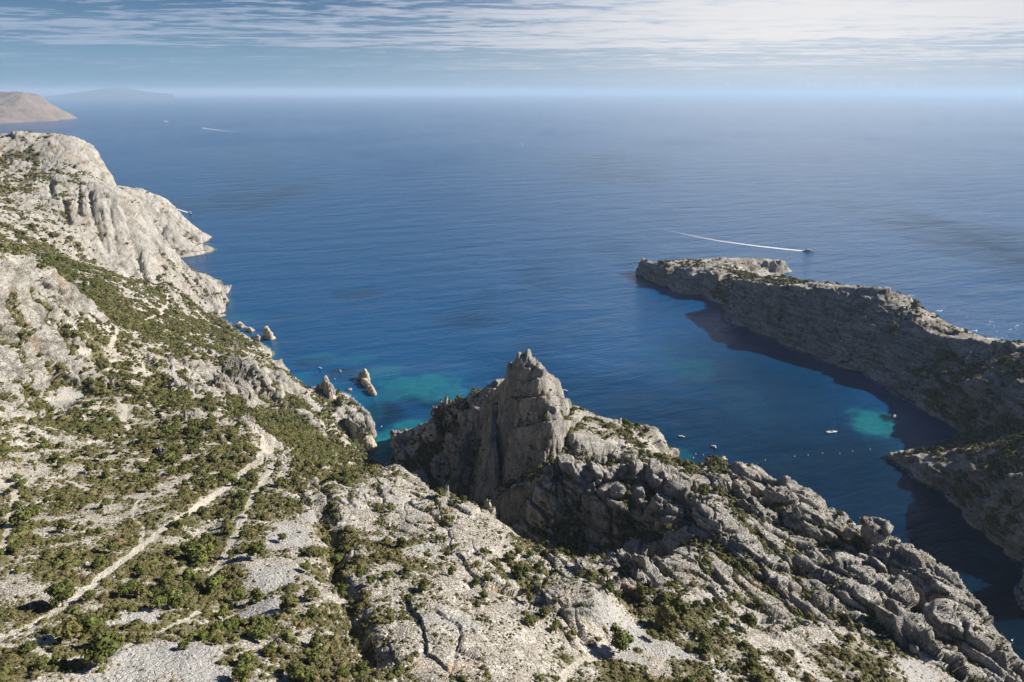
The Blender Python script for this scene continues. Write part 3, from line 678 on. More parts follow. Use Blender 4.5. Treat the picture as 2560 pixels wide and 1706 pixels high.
# ------------------------------------------------------------------ materials
def new_mat(name):
    m = bpy.data.materials.new(name); m.use_nodes = True
    nt = m.node_tree; nt.nodes.clear()
    out = nt.nodes.new('ShaderNodeOutputMaterial'); b = nt.nodes.new('ShaderNodeBsdfPrincipled')
    nt.links.new(b.outputs[0], out.inputs[0])
    return m, nt, b
class NT:
    def __init__(s, nt): s.nt = nt
    def n(s, t, **kw):
        n = s.nt.nodes.new(t)
        for k, v in kw.items(): setattr(n, k, v)
        return n
    def put(s, x, sock):
        if isinstance(x, (int, float)): sock.default_value = x
        elif isinstance(x, tuple): sock.default_value = (*x, 1) if len(sock.default_value) == 4 and len(x) == 3 else x
        else: s.nt.links.new(x, sock)
    def math(s, op, a, b=None, c=None, clamp=False):
        n = s.n('ShaderNodeMath', operation=op, use_clamp=clamp)
        for i, x in enumerate((a, b, c)):
            if x is not None: s.put(x, n.inputs[i])
        return n.outputs[0]
    def mix(s, f, a, b, blend='MIX'):
        n = s.n('ShaderNodeMix', data_type='RGBA', blend_type=blend)
        s.put(f, n.inputs[0]); s.put(a, n.inputs[6]); s.put(b, n.inputs[7]); return n.outputs[2]
    def noise(s, vec, scale, detail=4, rough=.5, dist=0.):
        n = s.n('ShaderNodeTexNoise'); n.inputs['Scale'].default_value = scale; n.inputs['Detail'].default_value = detail
        n.inputs['Roughness'].default_value = rough; n.inputs['Distortion'].default_value = dist
        s.nt.links.new(vec, n.inputs['Vector']); return n.outputs[0]
    def voronoi(s, vec, scale, feature='DISTANCE_TO_EDGE', out=0):
        n = s.n('ShaderNodeTexVoronoi', feature=feature); n.inputs['Scale'].default_value = scale
        s.nt.links.new(vec, n.inputs['Vector']); return n.outputs[out]
    def ramp(s, x, stops):
        n = s.n('ShaderNodeValToRGB'); e = n.color_ramp.elements
        while len(e) < len(stops): e.new(.5)
        for k, (p, c) in enumerate(stops):
            e[k].position = p; e[k].color = (c, c, c, 1) if isinstance(c, (int, float)) else (*c, 1)
        s.nt.links.new(x, n.inputs[0]); return n.outputs[0]
    def mapping(s, vec, scale):
        n = s.n('ShaderNodeMapping'); n.inputs['Scale'].default_value = scale; s.nt.links.new(vec, n.inputs[0]); return n.outputs[0]

def land_material():
    m, nt, b = new_mat('limestone_and_scrub'); g = NT(nt)
    pos = g.n('ShaderNodeNewGeometry').outputs['Position']
    att = g.n('ShaderNodeAttribute', attribute_name='cover'); sep = g.n('ShaderNodeSeparateColor'); nt.links.new(att.outputs['Color'], sep.inputs[0])
    R, G, B = sep.outputs[0], sep.outputs[1], sep.outputs[2]       # bare rock, scrub, scree
    att2 = g.n('ShaderNodeAttribute', attribute_name='ground'); sep2 = g.n('ShaderNodeSeparateColor'); nt.links.new(att2.outputs['Color'], sep2.inputs[0])
    PTH, TONE, RUST = sep2.outputs
    n1 = g.noise(pos, .035, 5, .6); n2_ = g.noise(pos, .45, 5, .65); n3_ = g.noise(pos, 2.2, 4, .65)
    streak = g.noise(g.mapping(pos, (.5, .5, .07)), 1, 5, .65)
    bed = g.noise(g.mapping(pos, (.012, .012, .55)), 1, 5, .6, .6)
    rock = g.mix(g.ramp(n2_, [(.3, 0), (.7, 1)]), (.52, .495, .445), (.80, .76, .69))
    rock = g.mix(g.ramp(streak, [(.52, 0), (.72, .3)]), rock, (.32, .31, .29))
    bed2 = g.noise(g.mapping(pos, (.02, .02, .20)), 1, 5, .62, .8)
    rock = g.mix(g.ramp(bed, [(.52, 0), (.62, .28)]), rock, (.34, .31, .27))
    rock = g.mix(g.math('MULTIPLY', att.outputs['Alpha'], g.ramp(bed2, [(.46, 0), (.56, .7)])), rock, (.15, .14, .11))
    rock = g.mix(g.math('MULTIPLY', att.outputs['Alpha'], g.ramp(g.noise(g.mapping(pos, (.05, .05, .03)), 1, 4, .6), [(.55, 0), (.7, .6)])), rock, (.62, .55, .46))
    rock = g.mix(g.ramp(n1, [(.42, 0), (.66, .5)]), rock, (.62, .56, .47))
    rock = g.mix(g.math('MULTIPLY', RUST, g.ramp(g.noise(pos, .12, 4, .6), [(.48, 0), (.62, 1)])), rock, (.50, .33, .19))
    # dark holes and fissures of karst rock, dirt in them
    pits = g.ramp(g.noise(pos, 1.1, 6, .72), [(.35, .75), (.42, 0)])
    rock = g.mix(pits, rock, (.12, .11, .09))
    joint = g.ramp(g.voronoi(g.mapping(pos, (.30, .30, .13)), 1), [(0, .55), (.035, 0)])
    joint2 = g.ramp(g.voronoi(g.mapping(pos, (1.1, 1.1, .5)), 1), [(0, .4), (.045, 0)])
    rock = g.mix(g.math('MAXIMUM', joint, joint2), rock, (.10, .09, .075))
    crv = g.math('MULTIPLY', att2.outputs['Alpha'], g.ramp(n2_, [(.3, .35), (.55, 1)]))
    rock = g.mix(g.math('MULTIPLY', crv, .6), rock, g.mix(n3_, (.035, .032, .018), (.11, .095, .055)))
    soil = g.mix(g.ramp(n2_, [(.3, 0), (.65, 1)]), (.17, .14, .095), (.37, .33, .27))
    stones = g.ramp(g.noise(pos, 1.3, 5, .7), [(.47, 0), (.56, 1)])
    soil = g.mix(stones, soil, (.56, .53, .47))
    herb = g.mix(g.ramp(n3_, [(.35, 0), (.65, 1)]), (.080, .076, .030), (.22, .19, .085))
    scree = g.mix(g.ramp(g.noise(pos, 1.6, 6, .8), [(.40, 0), (.60, 1)]), (.27, .26, .24), (.55, .535, .50))
    path = g.mix(g.ramp(n3_, [(.3, 0), (.7, 1)]), (.48, .44, .36), (.62, .575, .48))
    rk = g.math('ADD', g.math('ADD', R, g.math('MULTIPLY', g.math('SUBTRACT', n2_, .5), .8)), g.math('MULTIPLY', g.math('SUBTRACT', g.noise(pos, .13, 4, .6), .5), 1.5))
    rk = g.ramp(rk, [(.27, 0), (.42, 1)])
    c = g.mix(rk, soil, rock)
    hb = g.ramp(g.math('ADD', G, g.math('MULTIPLY', g.math('SUBTRACT', g.noise(pos, .8, 6, .7), .5), 1.3)), [(.42, 0), (.62, .92)])
    c = g.mix(hb, c, herb)
    c = g.mix(B, c, scree)
    c = g.mix(PTH, c, path)
    zz = g.n('ShaderNodeSeparateXYZ'); nt.links.new(pos, zz.inputs[0])
    wet = g.ramp(g.math('MULTIPLY_ADD', g.noise(pos, .3, 3, .6), -.25, g.math('MULTIPLY', zz.outputs[2], .35)), [(.12, .85), (.42, 0)])
    c = g.mix(wet, c, (.075, .065, .05))
    tone = g.n('ShaderNodeHueSaturation'); g.put(c, tone.inputs['Color']); g.put(g.math('MULTIPLY_ADD', TONE, 1.0, .5), tone.inputs['Value'])
    nt.links.new(tone.outputs[0], b.inputs['Base Color'])
    b.inputs['Roughness'].default_value = .95; b.inputs['Specular IOR Level'].default_value = .15
    bh = g.math('ADD', g.math('MULTIPLY', g.noise(pos, .9, 8, .68), .95), g.math('MULTIPLY', g.ramp(g.voronoi(pos, .55), [(0, 0), (.1, 1)]), .35))
    bh = g.math('ADD', bh, g.math('MULTIPLY', g.noise(g.mapping(pos, (.9, .9, .2)), 1, 5, .6), .8))
    bh = g.math('MULTIPLY', bh, g.math('MULTIPLY_ADD', R, 1.0, .35))
    bump = g.n('ShaderNodeBump'); bump.inputs['Distance'].default_value = 1.5; bump.inputs['Strength'].default_value = 1.0
    nt.links.new(bh, bump.inputs['Height']); nt.links.new(bump.outputs[0], b.inputs['Normal'])
    return m

MAT_LAND = land_material()
# faces of the sheet that stand above water, shared out between the named pieces
lab_seeds = []
for k, (_, nm, pts) in enumerate(LAND):
    for p in pts:
        q_ = hit(*p)
        if q_ is None or q_[2] < .5: q_ = P(p[0], p[1], 30)
        lab_seeds.append((*uv(q_[0], q_[1]), k))
lab_seeds = np.array(lab_seeds)
ju = uu + fbm2(X / 20, Y / 20, 2, .5, 81) * .012; jv = vv + fbm2(X / 20, Y / 20, 2, .5, 85) * .012
best = np.full(X.shape, 9., np.float32); lab = np.zeros(X.shape, np.int16)
for s in lab_seeds:
    dd = (ju - s[0]) ** 2 + (jv - s[1]) ** 2; m = dd < best; best[m] = dd[m]; lab[m] = int(s[2])

cv_rock = np.clip(rocky, 0, 1)
tone = .5 + fbm2(X / 30, Y / 30, 3, .5, 91) * .18
rust = smooth(.2, .5, fbm2(X / 35, Y / 35 , 2, .5, 95))
cover_rgb = np.stack([cv_rock, cover, scr, cape * land], -1).astype(np.float32)
ground_rgb = np.stack([onpath * np.maximum(pc, .4), tone, rust, crevice], -1).astype(np.float32)

def mesh_from(verts, quads, name, mat, colors=None, smooth_shade=False):
    me = bpy.data.meshes.new(name)
    me.vertices.add(len(verts)); me.vertices.foreach_set('co', verts.astype(np.float32).ravel())
    k = quads.shape[1]
    me.loops.add(quads.size); me.loops.foreach_set('vertex_index', quads.astype(np.int32).ravel())
    me.polygons.add(len(quads)); me.polygons.foreach_set('loop_start', np.arange(0, quads.size, k, dtype=np.int32))
    me.polygons.foreach_set('loop_total', np.full(len(quads), k, np.int32))
    if smooth_shade: me.polygons.foreach_set('use_smooth', np.ones(len(quads), bool))
    me.update(calc_edges=True)
    for nm, arr in (colors or {}).items():
        a = me.color_attributes.new(nm, 'FLOAT_COLOR', 'POINT'); a.data.foreach_set('color', arr.astype(np.float32).ravel())
    if mat: me.materials.append(mat)
    return me
def link(name, me, parent=None, **props):
    o = bpy.data.objects.new(name, me); COL.objects.link(o)
    if parent is not None: o.parent = parent
    for k, v in props.items(): o[k] = v
    return o
idx = np.arange(NU * NV).reshape(NU, NV)
quads = np.stack([idx[:-1, :-1], idx[1:, :-1], idx[1:, 1:], idx[:-1, 1:]], -1).reshape(-1, 4)
zmax = np.maximum.reduce([Z[:-1, :-1], Z[1:, :-1], Z[1:, 1:], Z[:-1, 1:]]).ravel()
qlab = lab[:-1, :-1].ravel(); qpath = (onpath[:-1, :-1].ravel() > .5)
allv = np.stack([X, Y, Z], -1).reshape(-1, 3)
def sheet(mask, name, **props):
    qd = quads[mask]
    if len(qd) == 0: return None
    used, inv = np.unique(qd.ravel(), return_inverse=True)
    cols = {'cover': cover_rgb.reshape(-1, 4)[used], 'ground': ground_rgb.reshape(-1, 4)[used]}
    me = mesh_from(allv[used], inv.reshape(-1, 4), name, MAT_LAND, cols)
    return link(name, me, kind='structure', **props)
above = zmax > -2.5
LAND_NAMES = {'far_cape': 'far_cape', 'big_cliff': 'high_cliff', 'coastal_slope': 'coastal_slope', 'near_buttress': 'rock_buttress', 'bench_cliff': 'low_cliff',
              'pine_slope': 'wooded_slope', 'hillside': 'hillside', 'spire_ridge': 'spire_hill', 'rocky_ridge': 'rocky_ridge', 'saddle': 'saddle_ground', 'cape': 'cape', 'low_point': 'low_headland'}
for k, (_, nm, _p) in enumerate(LAND):
    sheet(above & (qlab == k) & ~qpath, LAND_NAMES[nm])
sheet(above & qpath, 'path')
print('land faces', int(above.sum()))
# ------------------------------------------------------------------ the sea
def sea_material():
    m, nt, b = new_mat('sea_water'); g = NT(nt)
    pos = g.n('ShaderNodeNewGeometry').outputs['Position']
    att = g.n('ShaderNodeAttribute', attribute_name='bed'); sep = g.n('ShaderNodeSeparateColor'); nt.links.new(att.outputs['Color'], sep.inputs[0])
    SH, DK, RF = sep.outputs                                        # pale sand, weed plus painted water shade, ruffled water
    deep = g.mix(g.ramp(RF, [(.08, 0), (.5, 1)]), (.001, .030, .078), (.0008, .066, .185))
    c = g.mix(SH, deep, (.012, .195, .215))
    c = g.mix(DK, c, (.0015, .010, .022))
    c = g.mix(g.ramp(g.math('ADD', att.outputs['Alpha'], g.math('MULTIPLY', g.math('SUBTRACT', g.noise(pos, .4, 5, .7), .5), 1.6)), [(.6, 0), (1, .6)]), c, (.55, .62, .64))
    nt.links.new(c, b.inputs['Base Color'])
    b.inputs['IOR'].default_value = 1.333
    g.put(g.math('MULTIPLY_ADD', g.math('POWER', RF, 2.0), 1.3, .03, clamp=True), b.inputs['Specular IOR Level'])
    g.put(g.math('MULTIPLY_ADD', RF, .14, .07), b.inputs['Roughness'])
    # wind waves, crests lying across the wind
    rot = g.n('ShaderNodeMapping'); rot.inputs['Rotation'].default_value = (0, 0, radians(-22)); nt.links.new(pos, rot.inputs[0])
    v = rot.outputs[0]
    w1 = g.noise(g.mapping(v, (.022, .06, .05)), 1, 3, .5, .4)
    w2 = g.noise(g.mapping(v, (.09, .24, .2)), 1, 4, .6, .5)
    w3 = g.noise(g.mapping(v, (.45, 1.0, 1)), 1, 3, .6)
    hgt = g.math('ADD', g.math('MULTIPLY', w1, 4.5), g.math('MULTIPLY', w2, 2.4))
    hgt = g.math('ADD', hgt, g.math('MULTIPLY', w3, .45))
    w0 = g.noise(g.mapping(v, (.005, .013, .01)), 1, 3, .5, .3)
    hgt = g.math('ADD', hgt, g.math('MULTIPLY', w0, 16.0))
    bump = g.n('ShaderNodeBump'); bump.inputs['Distance'].default_value = 1.0
    g.put(g.math('MULTIPLY_ADD', RF, .50, .30), bump.inputs['Strength'])
    nt.links.new(hgt, bump.inputs['Height']); nt.links.new(bump.outputs[0], b.inputs['Normal'])
    return m
MAT_SEA = sea_material()
SU, SV = 500, 620
su = np.linspace(-radians(62), radians(62), SU); sv = np.concatenate([np.linspace(math.log(70), math.log(2600), SV - 60), np.linspace(math.log(2700), math.log(400000), 60)])
SUU, SVV = np.meshgrid(su, sv, indexing='ij'); srr = np.exp(SVV); sx = srr * np.sin(SUU); sy = srr * np.cos(SUU)
def blobs(lst, noise_amp=.5, soft=.35, seed=101):
    out = np.zeros(sx.shape, np.float32)
    wob = fbm2(sx / 34, sy / 34, 5, .62, seed) * 1.35
    for px, py, rx, ry, s in lst:
        q_ = P(px, py, 0); sl_ = math.sqrt(q_[0] ** 2 + q_[1] ** 2 + H * H)
        ax_ = rx * sl_ / F; ay_ = ry * sl_ / F / (H / sl_)
        rr_ = math.hypot(q_[0], q_[1]); ca, sa = q_[1] / rr_, q_[0] / rr_
        ex = (sx - q_[0]) * ca - (sy - q_[1]) * sa; ey = (sx - q_[0]) * sa + (sy - q_[1]) * ca
        dd = np.sqrt((ex / ax_) ** 2 + (ey / ay_) ** 2) + wob * noise_amp
        out = np.maximum(out, s * smooth(1 + soft, 1 - soft, dd))
    return out
SHALLOW = [(1050,960,90,26,.75),(1120,985,60,22,.6),(960,930,60,16,.45),(800,895,50,12,.30),(880,900,50,14,.28),(1000,985,60,18,.5),(1090,955,50,12,.5),
           (1020,1062,38,14,.8),(958,1110,26,30,1.0),(975,1090,22,16,.8),(940,1145,20,16,.6),(900,1000,30,16,.35),(940,1010,26,26,.35),
           (2180,1052,42,24,1.0),(2220,1062,36,24,.9),(2250,1050,30,16,.4),(2455,1378,26,10,.5),(1700,1140,26,16,.4),(1730,920,60,26,.22),(1650,880,60,22,.12),(1830,980,40,14,.10),
           (600,800,30,14,.25),(760,940,20,8,.35),(2300,1105,30,10,.3),(1880,1030,60,24,.06)]
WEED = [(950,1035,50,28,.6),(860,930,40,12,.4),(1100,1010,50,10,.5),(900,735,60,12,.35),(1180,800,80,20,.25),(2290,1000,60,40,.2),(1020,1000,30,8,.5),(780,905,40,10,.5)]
sh = blobs(SHALLOW, .8, .35) * (.72 + .5 * fbm2(sx / 7, sy / 7, 4, .6, 107)); weed_shade = blobs(WEED, .7, .45, 111)
weed_shade = np.maximum(weed_shade, blobs([(2150,1230,330,150,.62),(2350,1420,260,150,.8),(1700,1060,220,90,.3),(2000,1000,260,80,.35),(2540,1590,140,110,1.2)], .4, .7, 113)) * (1 - .8 * sh); weed_shade = np.maximum(weed_shade, blobs([(2216,1045,14,8,.9)], .2, .3, 120))  # wide blobs paint shade into the bay water, the small one a boat's shadow
# shallow rim along the shores
gsea = np.full(sx.shape, -30., np.float32); ins = (srr > math.exp(V0)) & (srr < math.exp(V1) * .98) & (np.abs(SUU) < U1 * .98)
gsea[ins] = bilin(hh, SUU[ins], SVV[ins])
sh = np.maximum(sh, smooth(-7, -1, gsea) * .35 * (fbm2(sx / 12, sy / 12, 3, .5, 131) * .6 + .6))
calm = blobs([(1500,1150,300,120,1),(2000,1150,420,140,1),(2300,1350,300,170,1),(960,1100,70,70,1),(1900,900,200,90,.7),(1000,1000,120,60,.5),(1500,1000,260,80,.5)], .4, .6, 141)
wind = .5 + .9 * fbm2(sx / 900, sy / 1800, 3, .5, 151) * smooth(15000, 3000, srr) + .25 * fbm2(sx / 120, sy / 260, 3, .5, 155)
ruff = np.clip(wind * (1 - .85 * calm) + .1, 0.03, 1)
sidx = np.arange(SU * SV).reshape(SU, SV)
sq = np.stack([sidx[:-1, :-1], sidx[1:, :-1], sidx[1:, 1:], sidx[:-1, 1:]], -1).reshape(-1, 4)
me = mesh_from(np.stack([sx, sy, np.zeros_like(sx)], -1).reshape(-1, 3), sq, 'sea', MAT_SEA,
               {'bed': np.stack([sh, weed_shade, ruff, smooth(-1.8, -.2, gsea)], -1).reshape(-1, 4)}, True)
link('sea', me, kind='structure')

# ------------------------------------------------------------------ air
def haze():
    x0_, x1_, y0_, y1_, z0_, z1_ = -420000, 420000, -600, 420000, -30, 640
    v = np.array([(x, y, z) for x in (x0_, x1_) for y in (y0_, y1_) for z in (z0_, z1_)])
    f = np.array([(0, 1, 3, 2), (4, 6, 7, 5), (0, 4, 5, 1), (2, 3, 7, 6), (0, 2, 6, 4), (1, 5, 7, 3)])
    m = bpy.data.materials.new('haze_air'); m.use_nodes = True; nt = m.node_tree; nt.nodes.clear()
    out = nt.nodes.new('ShaderNodeOutputMaterial'); pv = nt.nodes.new('ShaderNodeVolumePrincipled')
    pv.inputs['Color'].default_value = (.60, .78, .97, 1); pv.inputs['Density'].default_value = HAZE; pv.inputs['Anisotropy'].default_value = .1
    nt.links.new(pv.outputs[0], out.inputs['Volume'])
    me = mesh_from(v, f, 'haze', m); link('haze', me, kind='stuff')
HAZE = 2.8e-5
haze()
# ------------------------------------------------------------------ plants
RND = random.Random(5)
def leaf_material(name, c1, c2, c3):
    m, nt, b = new_mat(name); g = NT(nt)
    pos = g.n('ShaderNodeNewGeometry').outputs['Position']
    rnd = g.n('ShaderNodeObjectInfo').outputs['Random']
    n = g.noise(pos, 1.1, 4, .6)
    c = g.mix(g.ramp(n, [(.35, 0), (.65, 1)]), c1, c2)
    c = g.mix(g.ramp(g.math('FRACT', g.math('MULTIPLY', rnd, 7.31)), [(.62, 0), (1, .85)]), c, c3)
    hs = g.n('ShaderNodeHueSaturation'); g.put(c, hs.inputs['Color']); g.put(g.math('MULTIPLY_ADD', rnd, .55, .72), hs.inputs['Value'])
    nt.links.new(hs.outputs[0], b.inputs['Base Color'])
    b.inputs['Roughness'].default_value = .8; b.inputs['Specular IOR Level'].default_value = .2
    return m
MAT_PINE = leaf_material('pine_needles', (.048, .064, .015), (.155, .168, .040), (.140, .120, .045))
MAT_SHRUB = leaf_material('scrub_leaves', (.058, .064, .020), (.175, .165, .055), (.180, .130, .068))
def bark_material():
    m, nt, b = new_mat('bark'); g = NT(nt)
    pos = g.n('ShaderNodeNewGeometry').outputs['Position']
    nt.links.new(g.mix(g.noise(g.mapping(pos, (4, 4, 1)), 1.5, 4, .6), (.07, .05, .035), (.20, .15, .11)), b.inputs['Base Color'])
    b.inputs['Roughness'].default_value = .95
    return m
MAT_BARK = bark_material()

def leaf_cloud(rs, blobs_, n, size):
    """many small leaf-sized faces through the volume of a few lobes"""
    V, Fc = [], []
    tot = sum(b[3] ** 2 for b in blobs_)
    for (cx, cy, cz, r, fz) in blobs_:
        k = max(6, int(n * r * r / tot))
        for _ in range(k):
            v = rs.normal(size=3); v /= np.linalg.norm(v)
            if v[2] < -.35: v[2] *= -1
            rad = r * rs.uniform(.72, 1.06)
            c = np.array([cx, cy, cz]) + v * rad * np.array([1, 1, fz])
            nn = v + rs.normal(size=3) * .45; nn /= np.linalg.norm(nn)
            t = np.cross(nn, rs.normal(size=3)); t /= np.linalg.norm(t); s_ = np.cross(nn, t)
            sz = size * rs.uniform(.6, 1.3); i = len(V)
            for a_, b_ in ((-1, -.6), (.8, -.9), (1.1, .7), (-.5, 1.0)):
                V.append(c + t * a_ * sz + s_ * b_ * sz * .8)
            Fc.append((i, i + 1, i + 2, i + 3))
    return V, Fc
def core(rs, blobs_, f=.80):
    """the dense inside of each lobe, knobbly"""
    V, Fc = [], []
    for (cx, cy, cz, r, fz) in blobs_:
        i0 = len(V); nr, na = 4, 7
        for a in range(nr + 1):
            th = pi * (a + .001) / nr
            for b in range(na):
                ph = 2 * pi * b / na; q_ = r * f * rs.uniform(.82, 1.12)
                V.append(np.array([cx + q_ * sin(th) * cos(ph), cy + q_ * sin(th) * sin(ph), cz + q_ * cos(th) * fz]))
        for a in range(nr):
            for b in range(na):
                Fc.append((i0 + a * na + b, i0 + (a + 1) * na + b, i0 + (a + 1) * na + (b + 1) % na, i0 + a * na + (b + 1) % na))
    return V, Fc
def joined(*vf):
    V, Fc = [], []
    for v, f in vf:
        k = len(V); V += list(v); Fc += [tuple(i + k for i in t) for t in f]
    return np.array(V), np.array(Fc)
def limb(p0, p1, r0_, r1_, n=6):
    p0, p1 = np.array(p0, float), np.array(p1, float); d_ = p1 - p0; d_ /= np.linalg.norm(d_)
    a = np.cross(d_, (0, .3, 1) if abs(d_[2]) < .9 else (1, 0, 0)); a /= np.linalg.norm(a); b = np.cross(d_, a)
    V = [p + (a * cos(2 * pi * k / n) + b * sin(2 * pi * k / n)) * r for p, r in ((p0, r0_), ((p0 + p1) / 2 + a * r0_ * .4, (r0_ + r1_) / 2), (p1, r1_)) for k in range(n)]
    Fc = [(j * n + k, j * n + (k + 1) % n, (j + 1) * n + (k + 1) % n, (j + 1) * n + k) for j in range(2) for k in range(n)]
    return V, Fc
PINES, SHRUBS = [], []
for k in range(6):                     # unit trees: crown about 1 wide
    rs = np.random.RandomState(100 + k)
    bl = [(0, 0, .62, .34, .8)]
    for j in range(rs.randint(5, 8)):
        a = 2 * pi * j / 6 + rs.uniform(-.4, .4); q_ = rs.uniform(.22, .36)
        bl.append((q_ * cos(a), q_ * sin(a), rs.uniform(.36, .72), rs.uniform(.17, .27), rs.uniform(.65, .95)))
    crown = mesh_from(*joined(leaf_cloud(rs, bl, 330, .045), core(rs, bl)), 'pine_crown', MAT_PINE)
    tr = [limb((0, 0, -.25), (.02, .02, .5), .04, .022)] + [limb((.01, .01, .25), (b[0] * .8, b[1] * .8, b[2]), .016, .008, 4) for b in bl[1:4]]
    trunk = mesh_from(*joined(*tr), 'pine_trunk', MAT_BARK)
    PINES.append((crown, trunk))
for k in range(6):                     # unit shrubs: low cushions
    rs = np.random.RandomState(200 + k)
    bl = [(0, 0, .12, .36, .75)]
    for j in range(rs.randint(2, 5)):
        a = rs.uniform(0, 2 * pi); q_ = rs.uniform(.18, .34)
        bl.append((q_ * cos(a), q_ * sin(a), rs.uniform(.02, .16), rs.uniform(.16, .27), rs.uniform(.6, .9)))
    SHRUBS.append(mesh_from(*joined(leaf_cloud(rs, bl, 90, .055), core(rs, bl, .86)), 'shrub', MAT_SHRUB))

# where things can grow: the vertices of the sheet, with the ground area each stands for
ex = np.hypot(np.gradient(X, axis=0), np.gradient(Y, axis=0)); ey = np.hypot(np.gradient(X, axis=1), np.gradient(Y, axis=1))
area = (ex * ey).ravel()
PX, PY, DEP = proj(X, Y, Z); SL = np.sqrt(X * X + Y * Y + (H - Z) ** 2)
inview = ((PX > -150) & (PX < 2710) & (PY < 1860) & (Z > 2)).ravel()
covf = np.clip(cover, 0, 1).ravel() * inview * (1 - (pd < .4).ravel())
rs = np.random.RandomState(77)
jit = lambda n: rs.uniform(-.5, .5, n)
def scatter(prob):
    k = np.nonzero(rs.rand(prob.size) < prob)[0]; return k
Xf, Yf, Zf, SLf = X.ravel(), Y.ravel(), Z.ravel(), SL.ravel()
# pines: how likely a tree stands there
PINE = [(700,1020,.5),(760,1080,1),(800,1130,1),(740,1050,1),(830,1150,.9),(780,1150,1),(850,1200,.3),(300,770,.7),(270,790,1),(320,750,.5),(230,940,.7),(200,900,.5),(280,960,.6),(180,900,.4),
 (400,900,.1),(300,850,.1),(450,1110,.45),(400,1060,.2),(560,1200,.5),(590,1170,.5),(300,1250,.08),(500,1250,.15),(60,1300,.4),(200,1300,.15),(250,1340,.2),(540,1300,.5),(510,1400,1),
 (530,1480,1),(450,1440,.3),(300,1420,.35),(180,1480,.4),(80,1430,.5),(250,1640,.7),(450,1560,.5),(100,1580,.3),(600,1560,.8),(620,1650,.8),(60,1660,.6),(650,1400,.35),(700,1440,.2),(680,1350,.1),
 (840,1450,.55),(830,1400,.4),(900,1640,.6),(800,1600,.45),(860,1540,.5),(1000,1380,.2),(950,1300,.08),(900,1350,.12),(1000,1340,.2),(1100,1400,.06),(1150,1500,.12),(1050,1500,.12),(1050,1620,.2),
 (1150,1660,.1),(1280,1420,.6),(1300,1460,.3),(1500,1460,.9),(1560,1450,.7),(1600,1500,.4),(1640,1540,.9),(1680,1560,.8),(1540,1620,.3),(1650,1690,.5),(1720,1670,.35),(1560,1560,.1),(1480,1500,.5),
 (1750,1480,.15),(1850,1560,.2),(1750,1540,.5),(1800,1690,.5),(2000,1500,.08),(2000,1650,.25),(2150,1670,.3),(1900,1400,.06),(2160,1350,.6),(2250,1300,.3),(2200,1640,.15),(2400,1600,.05),(1200,970,.25),(1150,1005,.2),(1500,1060,.2),(1600,1090,.25),
 (1740,1165,.6),(1780,1175,.5),(2420,990,.6),(2540,940,.5),(2450,1110,.5),(2500,1180,.4),(2540,1280,.5),(2400,1150,.3),(1900,760,0),(2100,800,0),(1300,1000,0),(1300,1310,.8),(1400,1350,.8),(1200,1270,.5),(1100,1230,.5),(1480,1375,.5),(1000,1230,0),(1200,1600,0),(100,800,.02),
 (400,1640,0),(200,450,.02),(300,560,0),(500,720,.1),(450,800,.15),(600,880,.05),(1950,1260,0),(2300,1450,0),(1250,1330,0),(680,1130,0),(1850,700,.02),(150,1050,.2)]
pine_grid = idw(seeds_to_uv(PINE), GU[::2, ::2], GV[::2, ::2])[..., 0]
pine_grid = np.repeat(np.repeat(pine_grid, 2, 0), 2, 1)[:CU, :CV]
pinep = np.clip(bilin(pine_grid, uu, vv), 0, 1).ravel()
clump = smooth(-.15, .35, fbm2(X / 22, Y / 22, 3, .5, 161)).ravel()
kp = scatter(np.clip(area * .030 * pinep * (.2 + .8 * clump) * (covf > .25), 0, .5))
# keep the trees apart
def thin(k, gap):
    cell = {}; out = []
    for i in k:
        c = (int(Xf[i] / gap), int(Yf[i] / gap))
        if c in cell: continue
        cell[c] = 1; out.append(i)
    return np.array(out, int)
kp = thin(rs.permutation(kp), 2.9)
psize = rs.uniform(3.0, 5.6, len(kp)) * (.8 + .35 * rs.rand(len(kp)))
